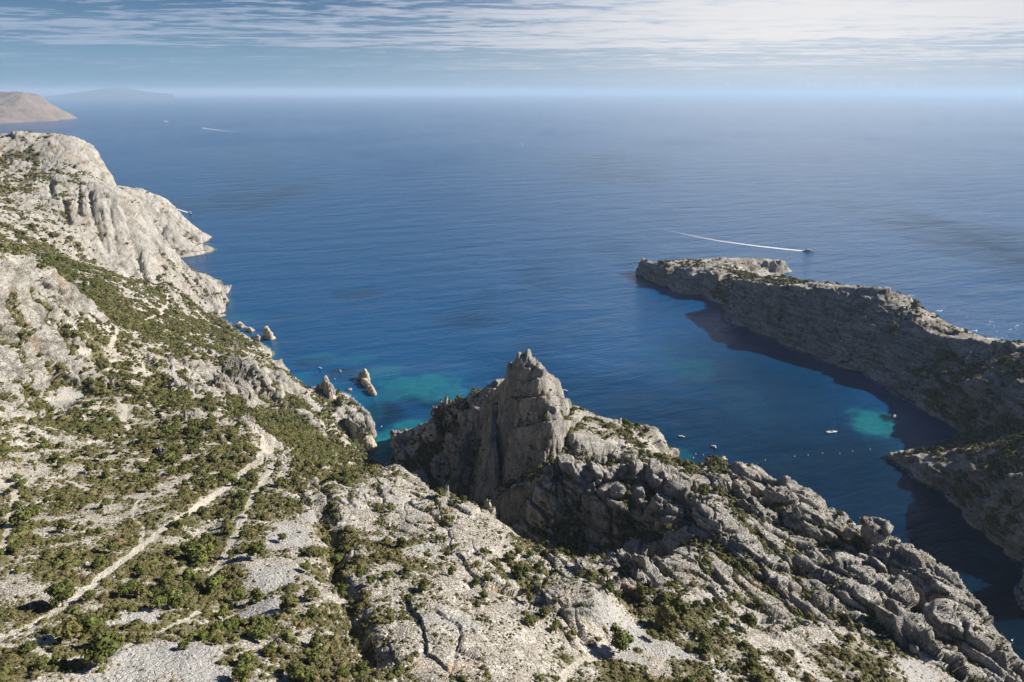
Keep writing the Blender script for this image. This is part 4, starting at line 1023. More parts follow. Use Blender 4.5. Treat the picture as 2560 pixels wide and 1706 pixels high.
# the single trees that stand out in the photograph: pixel of the crown, crown width in pixels, words
KNOWN = [(1548,1612,64,'large dark olive pine beside the road bend, alone on the pale gravel'),
 (1005,1362,28,'round bright green pine alone in the middle of the white rocky slope'),
 (644,1385,46,'large round olive tree ending the dark strip right of the narrow path'),
 (706,1346,25,'small round grey-green pine standing on the white scree'),
 (1660,1560,60,'tall dark pine at the edge of the gravel in the saddle'),(1690,1535,44,'dark pine behind the tall one at the edge of the saddle gravel'),
 (1630,1590,34,'small green pine in front of the saddle pine clump, on the gravel'),(1595,1475,30,'upright pine below the twin rock knobs'),
 (60,1305,44,'dark pine beside the faint path at the left edge'),(160,1500,60,'wide dark pine just above the left end of the wide path'),
 (270,1640,74,'large dark pine left of the grey scree fan'),(180,1585,60,'dark round pine beside the winding lower path'),(462,1618,28,'small dark pine on the edge of the grey scree fan'),
 (765,1420,28,'lower olive pine of the pair on the white scree'),(645,1492,38,'round dark green pine on the white scree below the narrow path end'),(600,1490,36,'round green pine left of the white scree'),
 (725,1520,46,'wide dark pine on the white scree, in the open'),(780,1490,40,'olive pine leaning over the white scree'),(830,1270,30,'pine growing out of the dark gully head'),
 (650,1590,50,'dark pine at the top of the lower bushes'),(1130,1430,24,'small green pine on the central slope near the dry gully'),(1022,1500,24,'lone small pine low on the central slope'),
 (1870,1558,40,'rounded pine below the boulders of the saddle'),(2015,1495,22,'yellow-green pine between two dark boulders'),(1896,1512,30,'yellow-green pine on a rock shelf in the bowl'),
 (2150,1360,34,'olive pine in the notch of the ridge crest'),(2172,1345,24,'smaller pine in the notch of the ridge crest, further right'),
 (1730,1465,20,'light green pine in the shaded bowl'),(1270,1400,34,'dark pine at the top of the road, under the lit edge'),(1300,1440,40,'dark pine in the hollow beside the road'),
 (540,1470,56,'dark pine in the wood at the crossing of the lower path'),(505,1395,62,'large dark pine in the gully wood'),(1990,1150,1,'')]
def labelled(i, words):
    return words
entries = []                                     # (x, y, z, width, label or None)
for px, py, wpx, words in KNOWN:
    if wpx < 5: continue
    q_ = hit(px, py + wpx * .25)
    sl_ = math.sqrt(q_[0] ** 2 + q_[1] ** 2 + (H - q_[2]) ** 2)
    entries.append((q_[0], q_[1], q_[2], wpx * sl_ / F, words))
known_xy = np.array([(e[0], e[1], e[3]) for e in entries])
keep = [n for n, i in enumerate(kp) if np.min(np.hypot(known_xy[:, 0] - Xf[i], known_xy[:, 1] - Yf[i]) - known_xy[:, 2] * .6) > 1.0]
kp, psize = kp[keep], psize[keep]
order = np.argsort(-(psize / SLf[kp]))
N_PINE = 300 - len(entries)
ind_p, mass_p = order[:N_PINE], order[N_PINE:]

PLACES = [(560,1210,'beside the top of the wide dirt path'),(430,1320,'along the middle of the wide dirt path'),(200,1470,'beside the lower end of the wide dirt path'),(60,1320,'by the faint path at the left edge'),
 (500,1400,'in the wooded gully below the narrow path'),(540,1500,'where the lower path crosses the gully'),(300,1640,'around the grey scree fan'),(60,1640,'in the bottom left corner'),
 (600,1620,'right of the grey scree fan'),(680,1440,'on the white scree right of the narrow path'),(640,1330,'between the narrow path and the white scree'),(780,1090,'on the wooded slope above the small inlet'),
 (830,1160,'at the foot of the wooded slope'),(730,1030,'on the wooded slope under the low cliff'),(450,1110,'on the bench left of the path top'),(280,780,'in the wood under the high cliff'),(230,940,'in the wood beside the left buttress'),
 (840,1430,'along the upper part of the dry gully'),(880,1600,'at the bottom of the dry gully'),(1000,1350,'on the open central slope'),(1120,1500,'on the slope left of the road'),(1050,1640,'at the bottom edge left of the road'),
 (1290,1440,'in the hollow beside the road'),(1500,1460,'behind the rock knobs in the saddle'),(1650,1550,'in the pine clump on the saddle gravel'),(1600,1680,'at the bottom edge right of the road'),(1850,1560,'among the boulders of the saddle'),
 (2000,1450,'in the shaded bowl under the crest'),(2200,1620,'on the rocks at the bottom right'),(1780,1170,'on the low crest above the cove'),(1560,1080,'on the sunlit shoulder right of the spire'),(1160,1000,'on the left skirt of the spire'),
 (2420,990,'on the shaded foot of the cape'),(2450,1150,'on the low headland across the cove'),(200,640,'on the ledge under the high cliff'),(450,760,'on the coastal slope'),(350,870,'on the bench above the low cliff'),(1300,1560,'beside the white slab left of the road')]
PLQ = []
for a in PLACES:
    q_ = hit(a[0], a[1]); PLQ.append((*uv(q_[0], q_[1]), a[2], q_[0], q_[1]))
def place_words(x, y):
    """the landmark nearest to a plant, and on which side of it the plant stands"""
    u_, v_ = uv(x, y); p = min(PLQ, key=lambda p: (p[0] - u_) ** 2 + (p[1] - v_) ** 2)
    du, dv = u_ - p[0], v_ - p[1]
    if math.hypot(du, dv) < .022: return p[2] + ', centre'
    a = math.degrees(math.atan2(du, dv)) % 360
    side = ('upper part', 'upper right', 'right part', 'lower right', 'lower part', 'lower left', 'left part', 'upper left')[int((a + 22.5) // 45) % 8]
    return p[2] + ', ' + side
for j in ind_p:
    i = kp[j]; entries.append((Xf[i], Yf[i], Zf[i], psize[j], None))
for n, (x, y, z, w, words) in enumerate(entries):
    crown, trunk = PINES[n % 6]
    e = bpy.data.objects.new('pine_tree', None); COL.objects.link(e)
    e.location = (x, y, z - .15); e.rotation_euler = (0, 0, RND.uniform(0, 6.28)); e.empty_display_size = .5
    tall = RND.uniform(.9, 1.35) if not (words and 'tall' in words) else 1.6
    e.scale = (w * RND.uniform(.9, 1.1), w * RND.uniform(.85, 1.1), w * tall * .82)
    e['category'] = 'pine tree'; e['group'] = 'pine trees on the coastal hills'
    e['label'] = words or ('tall slim' if tall > 1.24 else 'tall' if tall > 1.12 else 'broad' if w > 4.6 else 'low rounded') + (' dark' if n % 3 else ' olive') + ' pine ' + place_words(x, y)
    link('crown', crown, e); link('trunk', trunk, e)

# scrub
CELLW = 1.0
ks = scatter(np.clip(area * .42 * covf ** 1.1 * np.clip(300 / SLf, .12, 1.3), 0, .8))
ssize = np.exp(rs.normal(.12, .5, len(ks))) * (.75 + .7 * covf[ks]) * np.clip(SLf[ks] / 420, .8, 2.4)
ks2 = scatter(np.clip(area * .34 * smooth(-.25, .35, patch).ravel() * inview * (1 - scr.ravel() * .9) * (pd.ravel() > .2) * np.clip(260 / SLf, 0, 1) * (Zf > 8), 0, .5))
s2 = rs.uniform(.3, .95, len(ks2))
ks = np.concatenate([ks, ks2]); ssize = np.concatenate([ssize, s2])
order = np.argsort(-(ssize / SLf[ks])); ind_s, mass_s = order[:300], order[300:]
print('pines', len(kp), 'shrubs', len(ks))
for n, j in enumerate(ind_s):
    i = ks[j]; w = ssize[j]
    o = link('shrub', SHRUBS[n % 6], category='shrub', group='scrub bushes on the hillsides')
    o.location = (Xf[i], Yf[i], Zf[i] - .05); o.rotation_euler = (0, 0, RND.uniform(0, 6.28)); o.scale = (w * 1.3, w * 1.2, w * RND.uniform(.8, 1.3))
    o['label'] = ('large' if w > 3.6 else 'rounded' if w > 2.6 else 'small') + (' brownish' if n % 2 else ' olive') + ' bush ' + place_words(Xf[i], Yf[i])

def gn_scatter(name, x, y, z, scale, protos, squash=(.8, 1.2), sink=.05, **props):
    """one mass of alike plants or stones: points carrying instances"""
    n = len(x); col_objs = [bpy.data.objects.new('seedling', me_) for me_ in protos]
    me = bpy.data.meshes.new(name); me.vertices.add(n)
    me.vertices.foreach_set('co', np.stack([x, y, z - sink * scale], -1).astype(np.float32).ravel())
    sc_ = np.stack([scale * rs.uniform(.85, 1.15, n), scale * rs.uniform(.85, 1.15, n), scale * rs.uniform(*squash, n)], -1).astype(np.float32)
    a = me.attributes.new('size3', 'FLOAT_VECTOR', 'POINT'); a.data.foreach_set('vector', sc_.ravel())
    a = me.attributes.new('turn', 'FLOAT_VECTOR', 'POINT'); r_ = np.zeros((n, 3), np.float32); r_[:, 2] = rs.rand(n) * 6.283; a.data.foreach_set('vector', r_.ravel())
    a = me.attributes.new('kind_of', 'INT', 'POINT'); a.data.foreach_set('value', rs.randint(0, len(protos), n).astype(np.int32))
    ng = bpy.data.node_groups.new(name, 'GeometryNodeTree')
    ng.interface.new_socket('Geometry', in_out='INPUT', socket_type='NodeSocketGeometry'); ng.interface.new_socket('Geometry', in_out='OUTPUT', socket_type='NodeSocketGeometry')
    gi = ng.nodes.new('NodeGroupInput'); go = ng.nodes.new('NodeGroupOutput'); jn = ng.nodes.new('GeometryNodeJoinGeometry')
    def attr(nm, ty):
        q_ = ng.nodes.new('GeometryNodeInputNamedAttribute'); q_.data_type = ty; q_.inputs[0].default_value = nm; return q_.outputs[0]
    for k, ob in enumerate(col_objs):
        ip = ng.nodes.new('GeometryNodeInstanceOnPoints'); oi = ng.nodes.new('GeometryNodeObjectInfo'); oi.inputs['Object'].default_value = ob
        cmp_ = ng.nodes.new('FunctionNodeCompare'); cmp_.data_type = 'INT'; cmp_.operation = 'EQUAL'
        ng.links.new(attr('kind_of', 'INT'), cmp_.inputs[2]); cmp_.inputs[3].default_value = k
        ng.links.new(gi.outputs[0], ip.inputs['Points']); ng.links.new(cmp_.outputs[0], ip.inputs['Selection'])
        ng.links.new(oi.outputs['Geometry'], ip.inputs['Instance'])
        ng.links.new(attr('size3', 'FLOAT_VECTOR'), ip.inputs['Scale'])
        er = ng.nodes.new('FunctionNodeEulerToRotation'); ng.links.new(attr('turn', 'FLOAT_VECTOR'), er.inputs[0]); ng.links.new(er.outputs[0], ip.inputs['Rotation'])
        ng.links.new(ip.outputs[0], jn.inputs[0])
    ng.links.new(jn.outputs[0], go.inputs[0])
    o = link(name, me, kind='stuff', **props); md = o.modifiers.new('scatter', 'NODES'); md.node_group = ng
    return o
i = ks[mass_s]
gn_scatter('scrub', Xf[i], Yf[i], Zf[i], ssize[mass_s] * 1.25, SHRUBS)
i = kp[mass_p]
gn_scatter('far_pine_wood', Xf[i], Yf[i], Zf[i], psize[mass_p], [c for c, t in PINES], (.8, 1.2), .02)
# loose stones
def stone_mesh(seed):
    rs_ = np.random.RandomState(seed); V = []; 
    for a in range(5):
        th = pi * (a + .01) / 4
        for b in range(6):
            ph = 2 * pi * b / 6; r_ = .5 * rs_.uniform(.75, 1.1); V.append((r_ * sin(th) * cos(ph), r_ * sin(th) * sin(ph), r_ * cos(th) * .7))
    Fc = [(a * 6 + b, (a + 1) * 6 + b, (a + 1) * 6 + (b + 1) % 6, a * 6 + (b + 1) % 6) for a in range(4) for b in range(6)]
    return mesh_from(np.array(V), np.array(Fc), 'stone', MAT_STONE)
def stone_material():
    m, nt, b = new_mat('pale_stone'); g = NT(nt)
    pos = g.n('ShaderNodeNewGeometry').outputs['Position']; rnd = g.n('ShaderNodeObjectInfo').outputs['Random']
    c = g.mix(rnd, (.34, .32, .285), (.60, .56, .49)); c = g.mix(g.ramp(g.noise(pos, 1.5, 5, .65), [(.4, 0), (.62, 1)]), (.30, .28, .25), c)
    nt.links.new(c, b.inputs['Base Color']); b.inputs['Roughness'].default_value = .95; b.inputs['Specular IOR Level'].default_value = .15
    bump = g.n('ShaderNodeBump'); bump.inputs['Strength'].default_value = .7; nt.links.new(g.noise(pos, 1.6, 7, .7), bump.inputs['Height']); nt.links.new(bump.outputs[0], b.inputs['Normal'])
    return m
MAT_STONE = stone_material()
kr = scatter(np.clip(area * .20 * inview * (.35 + rocky.ravel() * .8 + scr.ravel() * .8) * (pd.ravel() > .3) * np.clip(230 / SLf, 0, 1) ** 1.6 * (Zf > 3), 0, .6))
gn_scatter('loose_stones', Xf[kr], Yf[kr], Zf[kr], np.exp(rs.normal(-.45, .5, len(kr))), [stone_mesh(k) for k in range(5)], (.6, 1.1), .1)
print('stones', len(kr))
# ------------------------------------------------------------------ far land
def simple_material(name, color, rough=.6, metal=0., spec=.5):
    m, nt, b = new_mat(name); b.inputs['Base Color'].default_value = (*color, 1); b.inputs['Roughness'].default_value = rough
    b.inputs['Metallic'].default_value = metal; b.inputs['Specular IOR Level'].default_value = spec
    return m
def far_material():
    m, nt, b = new_mat('far_cliff_rock'); g = NT(nt); pos = g.n('ShaderNodeNewGeometry').outputs['Position']
    nz_ = g.n('ShaderNodeSeparateXYZ'); nt.links.new(g.n('ShaderNodeNewGeometry').outputs['Normal'], nz_.inputs[0])
    c = g.mix(g.noise(g.mapping(pos, (.003, .003, .016)), 1, 6, .75), (.05, .045, .04), (.36, .27, .21))
    c = g.mix(g.ramp(g.math('ADD', nz_.outputs[2], g.math('MULTIPLY', g.noise(pos, .008, 5, .7), .5)), [(1.16, 0), (1.28, .9)]), c, (.10, .10, .05))
    nt.links.new(c, b.inputs['Base Color']); b.inputs['Roughness'].default_value = .95
    return m
MAT_FAR = far_material()
def far_patch(name, pts, u0, u1, r0_, r1_, nu, nv, amp, scale, mat=None, **props):
    pts = np.array(pts); a, b_ = uv(pts[:, 0], pts[:, 1])
    n = len(pts); K = kern(np.hypot(a[:, None] - a[None], b_[:, None] - b_[None])) - np.eye(n) * 1e-4
    w = np.linalg.solve(np.block([[K, np.ones((n, 1))], [np.ones((1, n)), np.zeros((1, 1))]]), np.append(pts[:, 2], 0))
    U, V = np.meshgrid(np.linspace(u0, u1, nu), np.linspace(math.log(r0_), math.log(r1_), nv), indexing='ij')
    h = w[n] + sum(w[i] * kern(np.hypot(U - a[i], V - b_[i])) for i in range(n))
    r = np.exp(V); x = r * np.sin(U); y = r * np.cos(U)
    h = h + (fbm2(x / scale, y / scale, 5, .55, 3, True) * amp) * smooth(-20, 60, h)
    i = np.arange(nu * nv).reshape(nu, nv); q = np.stack([i[:-1, :-1], i[1:, :-1], i[1:, 1:], i[:-1, 1:]], -1).reshape(-1, 4)
    keep = np.maximum.reduce([h[:-1, :-1], h[1:, :-1], h[1:, 1:], h[:-1, 1:]]).ravel() > -15
    q = q[keep]; used, inv = np.unique(q.ravel(), return_inverse=True)
    me = mesh_from(np.stack([x, y, h], -1).reshape(-1, 3)[used], inv.reshape(-1, 4), name, MAT_FAR)
    if mat: me.materials[0] = mat
    return link(name, me, **props)
hp = [P(-60,312,0), P(0,309,0), P(60,306,0), P(120,300,0), P(158,299,0), P(0,300,40), P(60,297,40), P(120,292,45), P(150,291,30),
      S(-60,232,10500), S(0,232,10500), S(60,236,10500), S(98,241,10700), S(60,250,10250), S(0,247,10250), S(112,252,10650), S(126,262,10700), S(60,275,9950), S(0,270,9900), S(110,278,10300), S(140,268,11100), S(148,282,10900),
      P(168,286,0), P(186,284,-80), P(180,296,-80), P(172,272,-60), P(200,279,-60), P(190,290,-60), P(60,325,-80), P(-60,330,-80), P(150,310,-80), P(215,283,-80), P(240,285,-80), P(220,300,-80),
      D(190,9800,-80), D(190,10500,-80), D(190,11300,-80), D(190,12200,-80), D(175,9400,-60), D(120,9100,-60), D(60,8900,-60), D(185,13200,-80), D(0,15000,360), D(60,14000,330), D(110,13000,200), D(150,14500,-40), D(200,14500,-80), D(-100,12500,400)]
far_patch('far_headland', hp, -radians(40), -radians(30), 8600, 15500, 300, 320, 45, 650, kind='structure')
mp = [S(60,231,46000), S(120,230.5,46000), S(190,228,46000), S(240,222,46000), S(262,221,46000), S(285,218,46000), S(310,220,46000), S(330,225,46000), S(352,230.5,46000)]
mp = [(x, y, z) for x, y, z in mp] + [(x * .96, y * .93, -60) for x, y, z in mp] + [(x * 1.05, y * 1.1, 0) for x, y, z in mp] + [P(400,239,-100), S(380,234,46000)]
far_patch('distant_mountains', mp, -radians(37), -radians(25), 42000, 52000, 260, 60, 40, 2500, simple_material('far_hills', (.08, .11, .12), .95), kind='structure')

# ------------------------------------------------------------------ rocks standing in the sea and on the shore
def rock_material():
    m, nt, b = new_mat('sea_rock'); g = NT(nt); pos = g.n('ShaderNodeNewGeometry').outputs['Position']
    c = g.mix(g.noise(pos, .5, 5, .65), (.34, .30, .23), (.64, .57, .45))
    c = g.mix(g.ramp(g.noise(pos, .16, 4, .6), [(.5, 0), (.68, .7)]), c, (.50, .37, .22))
    c = g.mix(g.ramp(g.noise(pos, 1.2, 6, .7), [(.38, .8), (.47, 0)]), c, (.11, .10, .08))
    sz = g.n('ShaderNodeSeparateXYZ'); nt.links.new(pos, sz.inputs[0])
    c = g.mix(g.ramp(g.math('MULTIPLY', sz.outputs[2], .5), [(.15, .85), (.6, 0)]), c, (.07, .06, .045))      # the wet black tide line
    nt.links.new(c, b.inputs['Base Color']); b.inputs['Roughness'].default_value = .9; b.inputs['Specular IOR Level'].default_value = .2
    bump = g.n('ShaderNodeBump'); bump.inputs['Distance'].default_value = 1.2; nt.links.new(g.noise(pos, .9, 8, .68), bump.inputs['Height']); nt.links.new(bump.outputs[0], b.inputs['Normal'])
    return m
MAT_ROCK = rock_material()
def rock_patch(segs, label, name='sea_rock', base=-3., res=.7, amp=1.0, seed=0, group=None, mat=None):
    """a rock of its own: crests with falling flanks, broken into facets"""
    xs = [p[0] for s_ in segs for p in s_[0]]; ys = [p[1] for s_ in segs for p in s_[0]]
    cx, cy = sum(xs) / len(xs), sum(ys) / len(ys); R_ = max(max(abs(x - cx) for x in xs), max(abs(y - cy) for y in ys)) + 16
    gx, gy = np.meshgrid(np.arange(cx - R_, cx + R_, res), np.arange(cy - R_, cy + R_, res), indexing='ij')
    h = np.full(gx.shape, base - 20.)
    for pts, k, w in segs:
        if len(pts) == 1: pts = [pts[0], (pts[0][0] + .01, pts[0][1], pts[0][2])]
        d_, z_, _ = polydist(gx, gy, pts)
        h = np.maximum(h, z_ - k * np.maximum(0, d_ - w) - 1.5 * smooth(0, w + .01, d_))
    n_ = normals(gx, gy, h); f1, f2, t1 = facets(gx / 6, gy / 6, h / 9, seed + 3); g1, g2, t2 = facets(gx / 2.4, gy / 2.4, h / 4, seed + 5)
    dd = amp * (t1 * 1.5 + t2 * .75 + smooth(0, .15, f2 - f1) * .6) - .6 * amp
    vx, vy, vz = gx + n_[..., 0] * dd, gy + n_[..., 1] * dd, h + n_[..., 2] * dd
    i = np.arange(gx.size).reshape(gx.shape); q = np.stack([i[:-1, :-1], i[1:, :-1], i[1:, 1:], i[:-1, 1:]], -1).reshape(-1, 4)
    keep = np.minimum.reduce([h[:-1, :-1], h[1:, :-1], h[1:, 1:], h[:-1, 1:]]).ravel() > base - 4
    q = q[keep]
    if len(q) == 0: return None
    used, inv = np.unique(q.ravel(), return_inverse=True)
    v = np.stack([vx, vy, vz], -1).reshape(-1, 3)[used]; v -= (cx, cy, 0)
    o = link(name, mesh_from(v, inv.reshape(-1, 4), name, mat or MAT_ROCK), label=label, category='rock')
    if group: o['group'] = group
    o.location = (cx, cy, 0)
    return o
G_ROCK = 'rocks standing out of the sea'
rock_patch([([S(911,922,890), S(915,930,880)], 3.5, 2.5), ([S(900,932,888)], 3.5, 2), ([S(908,945,872), S(922,958,855)], 3.2, 3), ([S(926,965,845), S(934,978,832)], 3.2, 3)],
           'long jagged pale rock islet standing alone in the turquoise bay', group=G_ROCK, seed=1)
rock_patch([([S(664,816,1062)], 6, 3.5), ([S(669,822,1058), S(676,832,1050)], 4, 3.5)], 'rounded orange-tinged sea stack close to the shore under the left slopes', group=G_ROCK, seed=2, res=.9)
rock_patch([([P(546,787,4), P(556,786,3)], 2.0, 5)], 'low flat yellowish rock at the waterline below the white promontory', group=G_ROCK, seed=3)
rock_patch([([P(872,967,5)], 2.4, 1.5)], 'small round rock between the shore and the long islet', group=G_ROCK, seed=4)
rock_patch([([P(900,1018,3), P(905,1024,2)], 2, 2)], 'low brown rock lying at the foot of the white cliff point', group=G_ROCK, seed=14)
rock_patch([([P(918,1092,11), P(924,1100,10)], 3.2, 5)], 'dome shaped orange rock in the mouth of the small inlet', group=G_ROCK, seed=5)
rock_patch([([P(893,1040,19), P(906,1052,17)], 3.5, 8), ([P(915,1046,9)], 3, 6)], 'big white boulder headland with a scrubby cap at the inlet', name='boulder', seed=6)
rock_patch([([S(816,947,806), S(821,962,803)], 8, .9), ([S(826,968,800), S(831,988,796)], 5, 1.2)], 'thin leaning rock blade rising from the brushy point', name='rock_needle', seed=7, base=8)
rock_patch([([S(794,962,830)], 3, 2), ([S(804,958,828)], 3, 1.8)], 'low double rock beside the leaning blade', name='boulder', seed=8, base=6)
rock_patch([([P(620,818,6), P(628,822,5)], 2.4, 4)], 'pale shore rock above the sea stack', name='boulder', seed=9)
rock_patch([([P(596,806,7), P(606,810,6)], 2.4, 4)], 'pale shore rock next to the green coastal edge', name='boulder', seed=10)
rock_patch([([P(642,838,7), P(648,842,6)], 2.4, 3.5)], 'last pale shore rock before the cliff, facing the sea stack', name='boulder', seed=11)

# ------------------------------------------------------------------ boats
M_HULL = simple_material('white_gelcoat', (.80, .80, .78), .3); M_DECK = simple_material('deck_cream', (.62, .58, .50), .6)
M_GLASS = simple_material('dark_window', (.02, .03, .04), .1); M_DARK = simple_material('black_rubber', (.03, .03, .03), .6)
M_ALU = simple_material('aluminium', (.62, .62, .63), .35, .9); M_BLUE = simple_material('blue_canvas', (.06, .12, .30), .7); M_TAN = simple_material('tan_canvas', (.55, .42, .30), .8)
M_BUOY = simple_material('white_plastic', (.8, .8, .78), .4)
def loft_hull(L, B, Hh, draft=.35, bowrise=.35, n=14):
    V, Fc = [], []
    for a in range(n + 1):
        t = a / n; b = B / 2 * (1 - t ** 3.2) * (.86 + .14 * min(1, t * 4)) + .02; zt = Hh * (1 + bowrise * t * t); x = -L / 2 + L * t
        for yy, zz in ((0, -draft * (1 - t ** 4)), (b * .72, -draft * .25), (b, zt * .55), (b * 1.03, zt), (b * .88, zt * .98), (0, zt * .93)):
            V.append((x, yy, zz))
        for yy, zz in ((b * .72, -draft * .25), (b, zt * .55), (b * 1.03, zt), (b * .88, zt * .98)):
            V.append((x, -yy, zz))
    m = 10; ring = [0, 1, 2, 3, 4, 5, 9, 8, 7, 6]
    for a in range(n):
        for k in range(m):
            i, j = ring[k], ring[(k + 1) % m]
            Fc.append((a * m + i, a * m + j, (a + 1) * m + j, (a + 1) * m + i))
    for e in (0, n): Fc += [(e * m + 0, e * m + 1, e * m + 2, e * m + 6 + 0), (e * m + 6, e * m + 7, e * m + 3, e * m + 2), (e * m + 7, e * m + 8, e * m + 4, e * m + 3), (e * m + 8, e * m + 9, e * m + 5, e * m + 4)]
    return np.array(V), np.array(Fc)
def boxy(L, B, Hh, x=0, y=0, z=0, taper=.82, rake=.0):
    V = []
    for t, zz in ((1, 0), (taper, Hh)):
        for sx_, sy_ in ((-1, -1), (1, -1), (1, 1), (-1, 1)):
            V.append((x + sx_ * L / 2 * t - (rake if (sx_ > 0 and zz) else 0), y + sy_ * B / 2 * t, z + zz))
    return np.array(V), np.array([(0, 3, 2, 1), (4, 5, 6, 7), (0, 1, 5, 4), (1, 2, 6, 5), (2, 3, 7, 6), (3, 0, 4, 7)])
def rod(p0, p1, r, r2=None): 
    v, f = limb(p0, p1, r, r2 or r, 6); return np.array(v), np.array(f)
def boat_root(name, px, py, head_px, label, cat, group=None):
    x, y, _ = P(px, py, 0); hx, hy, _ = P(head_px[0], head_px[1], 0)
    e = bpy.data.objects.new(name, None); COL.objects.link(e); e.location = (x, y, .05); e.rotation_euler = (0, 0, math.atan2(hy - y, hx - x)); e.empty_display_size = 1
    e['label'] = label; e['category'] = cat
    if group: e['group'] = group
    return e
def part(root, name, vf, mat): 
    return link(name, mesh_from(vf[0], vf[1], name, mat), root)
def motorboat(px, py, head, L, label, kind=0, group='small motorboats in the bays'):
    r = boat_root('motorboat', px, py, head, label, 'motorboat', group); B = L * .36
    part(r, 'hull', loft_hull(L, B, L * .13), M_HULL)
    part(r, 'cockpit_floor', boxy(L * .42, B * .66, L * .02, -L * .16, 0, L * .125, .98), M_DECK)
    if kind == 0:
        part(r, 'console', boxy(L * .13, B * .34, L * .13, L * .02, 0, L * .14, .8), M_HULL)
        part(r, 'windscreen', boxy(L * .03, B * .5, L * .09, L * .11, 0, L * .14, .9, .1), M_GLASS)
    if kind == 1:
        part(r, 'cabin', boxy(L * .34, B * .66, L * .16, L * .08, 0, L * .13, .84, L * .06), M_HULL)
        part(r, 'windows', boxy(L * .345, B * .67, L * .05, L * .08, 0, L * .19, .93, L * .03), M_GLASS)
    if kind == 2:
        part(r, 'sunshade', boxy(L * .42, B * .9, L * .02, -L * .1, 0, L * .36, .96), M_TAN)
        for a in (-1, 1): part(r, 'pole', rod((-L * .28, a * B * .38, L * .13), (-L * .28, a * B * .38, L * .36), .03), M_ALU); part(r, 'pole', rod((L * .08, a * B * .38, L * .13), (L * .08, a * B * .38, L * .36), .03), M_ALU)
    part(r, 'bench', boxy(L * .10, B * .6, L * .06, -L * .33, 0, L * .13, .95), M_TAN if kind == 0 else M_BLUE)
    part(r, 'outboard_motor', boxy(L * .07, L * .07, L * .15, -L * .53, 0, L * .04, .8), M_DARK)
    return r
motorboat(801, 922, (815, 928), 8.5, 'white motorboat anchored left of the long islet, nearest the shore')
motorboat(851, 929, (856, 936), 7.0, 'white motorboat between the anchored one and the long islet', 1)
motorboat(1413, 978, (1425, 981), 8.5, 'white motorboat half hidden just behind the right edge of the spire')
motorboat(1705, 1093, (1716, 1095), 7.5, 'open white boat off the sunlit shoulder, farther of the two in mid cove', 0)
motorboat(1786, 1119, (1796, 1126), 8.0, 'white cabin boat in mid cove pointing towards the ridge', 1)
motorboat(1811, 1149, (1822, 1153), 8.0, 'white boat with a sunshade moored close under the brushy ridge crest', 2)
r = motorboat(2236, 1043, (2232, 1034), 7.5, 'broad white boat with tan cover floating over the turquoise sand patch', 2)
motorboat(475, 533, (490, 536), 15, 'white speedboat rounding the far white cape with a short wake', 1, 'speedboats under way')
motorboat(508, 321, (490, 318), 30, 'speedboat leaving a long thin wake far out to the left', 1, 'speedboats under way')
motorboat(413, 303, (404, 301), 28, 'farthest speedboat with a short wake off the distant headland', 1, 'speedboats under way')
# sailing boats
def sailboat(px, py, head, L, label, sails=False):
    r = boat_root('sailboat', px, py, head, label, 'sailboat'); B = L * .3
    part(r, 'hull', loft_hull(L, B, L * .10, .5, .2), M_HULL)
    part(r, 'cabin', boxy(L * .36, B * .5, L * .05, L * .06, 0, L * .095, .85, L * .03), M_HULL)
    part(r, 'windows', boxy(L * .30, B * .51, L * .016, L * .05, 0, L * .115, .95), M_GLASS)
    part(r, 'cockpit_floor', boxy(L * .22, B * .46, L * .01, -L * .28, 0, L * .098, .95), M_DECK)
    part(r, 'mast', rod((L * .08, 0, L * .1), (L * .08, 0, L * 1.25), .12, .07), M_ALU)
    part(r, 'boom', rod((L * .08, 0, L * .22), (-L * .32, 0, L * .21), .16, .13), M_BLUE)
    for a in ((L * .49, 0), (-L * .48, 0), (L * .06, B * .48), (L * .06, -B * .48)): part(r, 'stay', rod((a[0], a[1], L * .11), (L * .08, 0, L * 1.22), .025), M_ALU)
    if sails:
        v = np.array([(L * .06, 0, L * .24), (-L * .3, L * .04, L * .24), (L * .07, 0, L * 1.2), (L * .06, .06, L * .24), (-L * .3, L * .04 + .06, L * .24), (L * .07, .06, L * 1.2)])
        link('mainsail', mesh_from(v, np.array([(0, 1, 2), (3, 5, 4)]), 'mainsail', M_HULL), r)
    return r
sailboat(2080, 1082, (2095, 1081), 13.5, 'white sailing boat with bare mast anchored in the cove')
sailboat(1306, 362, (1312, 364), 16, 'tiny sailing boat with white sail far out on the open sea', True)
# the tour boat
r = boat_root('tour_boat', 2021, 629, (2034, 630), 'white two-deck tour boat speeding past the cape with a long wake', 'tour boat'); L = 26.
part(r, 'hull', loft_hull(L, 7.2, 2.2, .6, .5), M_HULL); part(r, 'lower_deck_cabin', boxy(14, 5.2, 2.4, -1, 0, 2.1, .96, .8), M_HULL)
part(r, 'windows', boxy(14.05, 5.28, .9, -1, 0, 2.9, .97, .3), M_GLASS); part(r, 'upper_deck', boxy(13, 5.6, .25, -1.5, 0, 4.5, 1), M_DECK)
part(r, 'wheelhouse', boxy(3.6, 3.2, 1.9, 4, 0, 4.6, .85, .6), M_HULL); part(r, 'canopy', boxy(8, 4.8, .15, -3.5, 0, 6.6, 1), M_BLUE)
for a in (-7, 0):
    for b in (-2.2, 2.2): part(r, 'pole', rod((a, b, 4.7), (a, b, 6.6), .06), M_ALU)
part(r, 'mast', rod((4, 0, 6.4), (3.6, 0, 9.5), .1, .05), M_ALU)

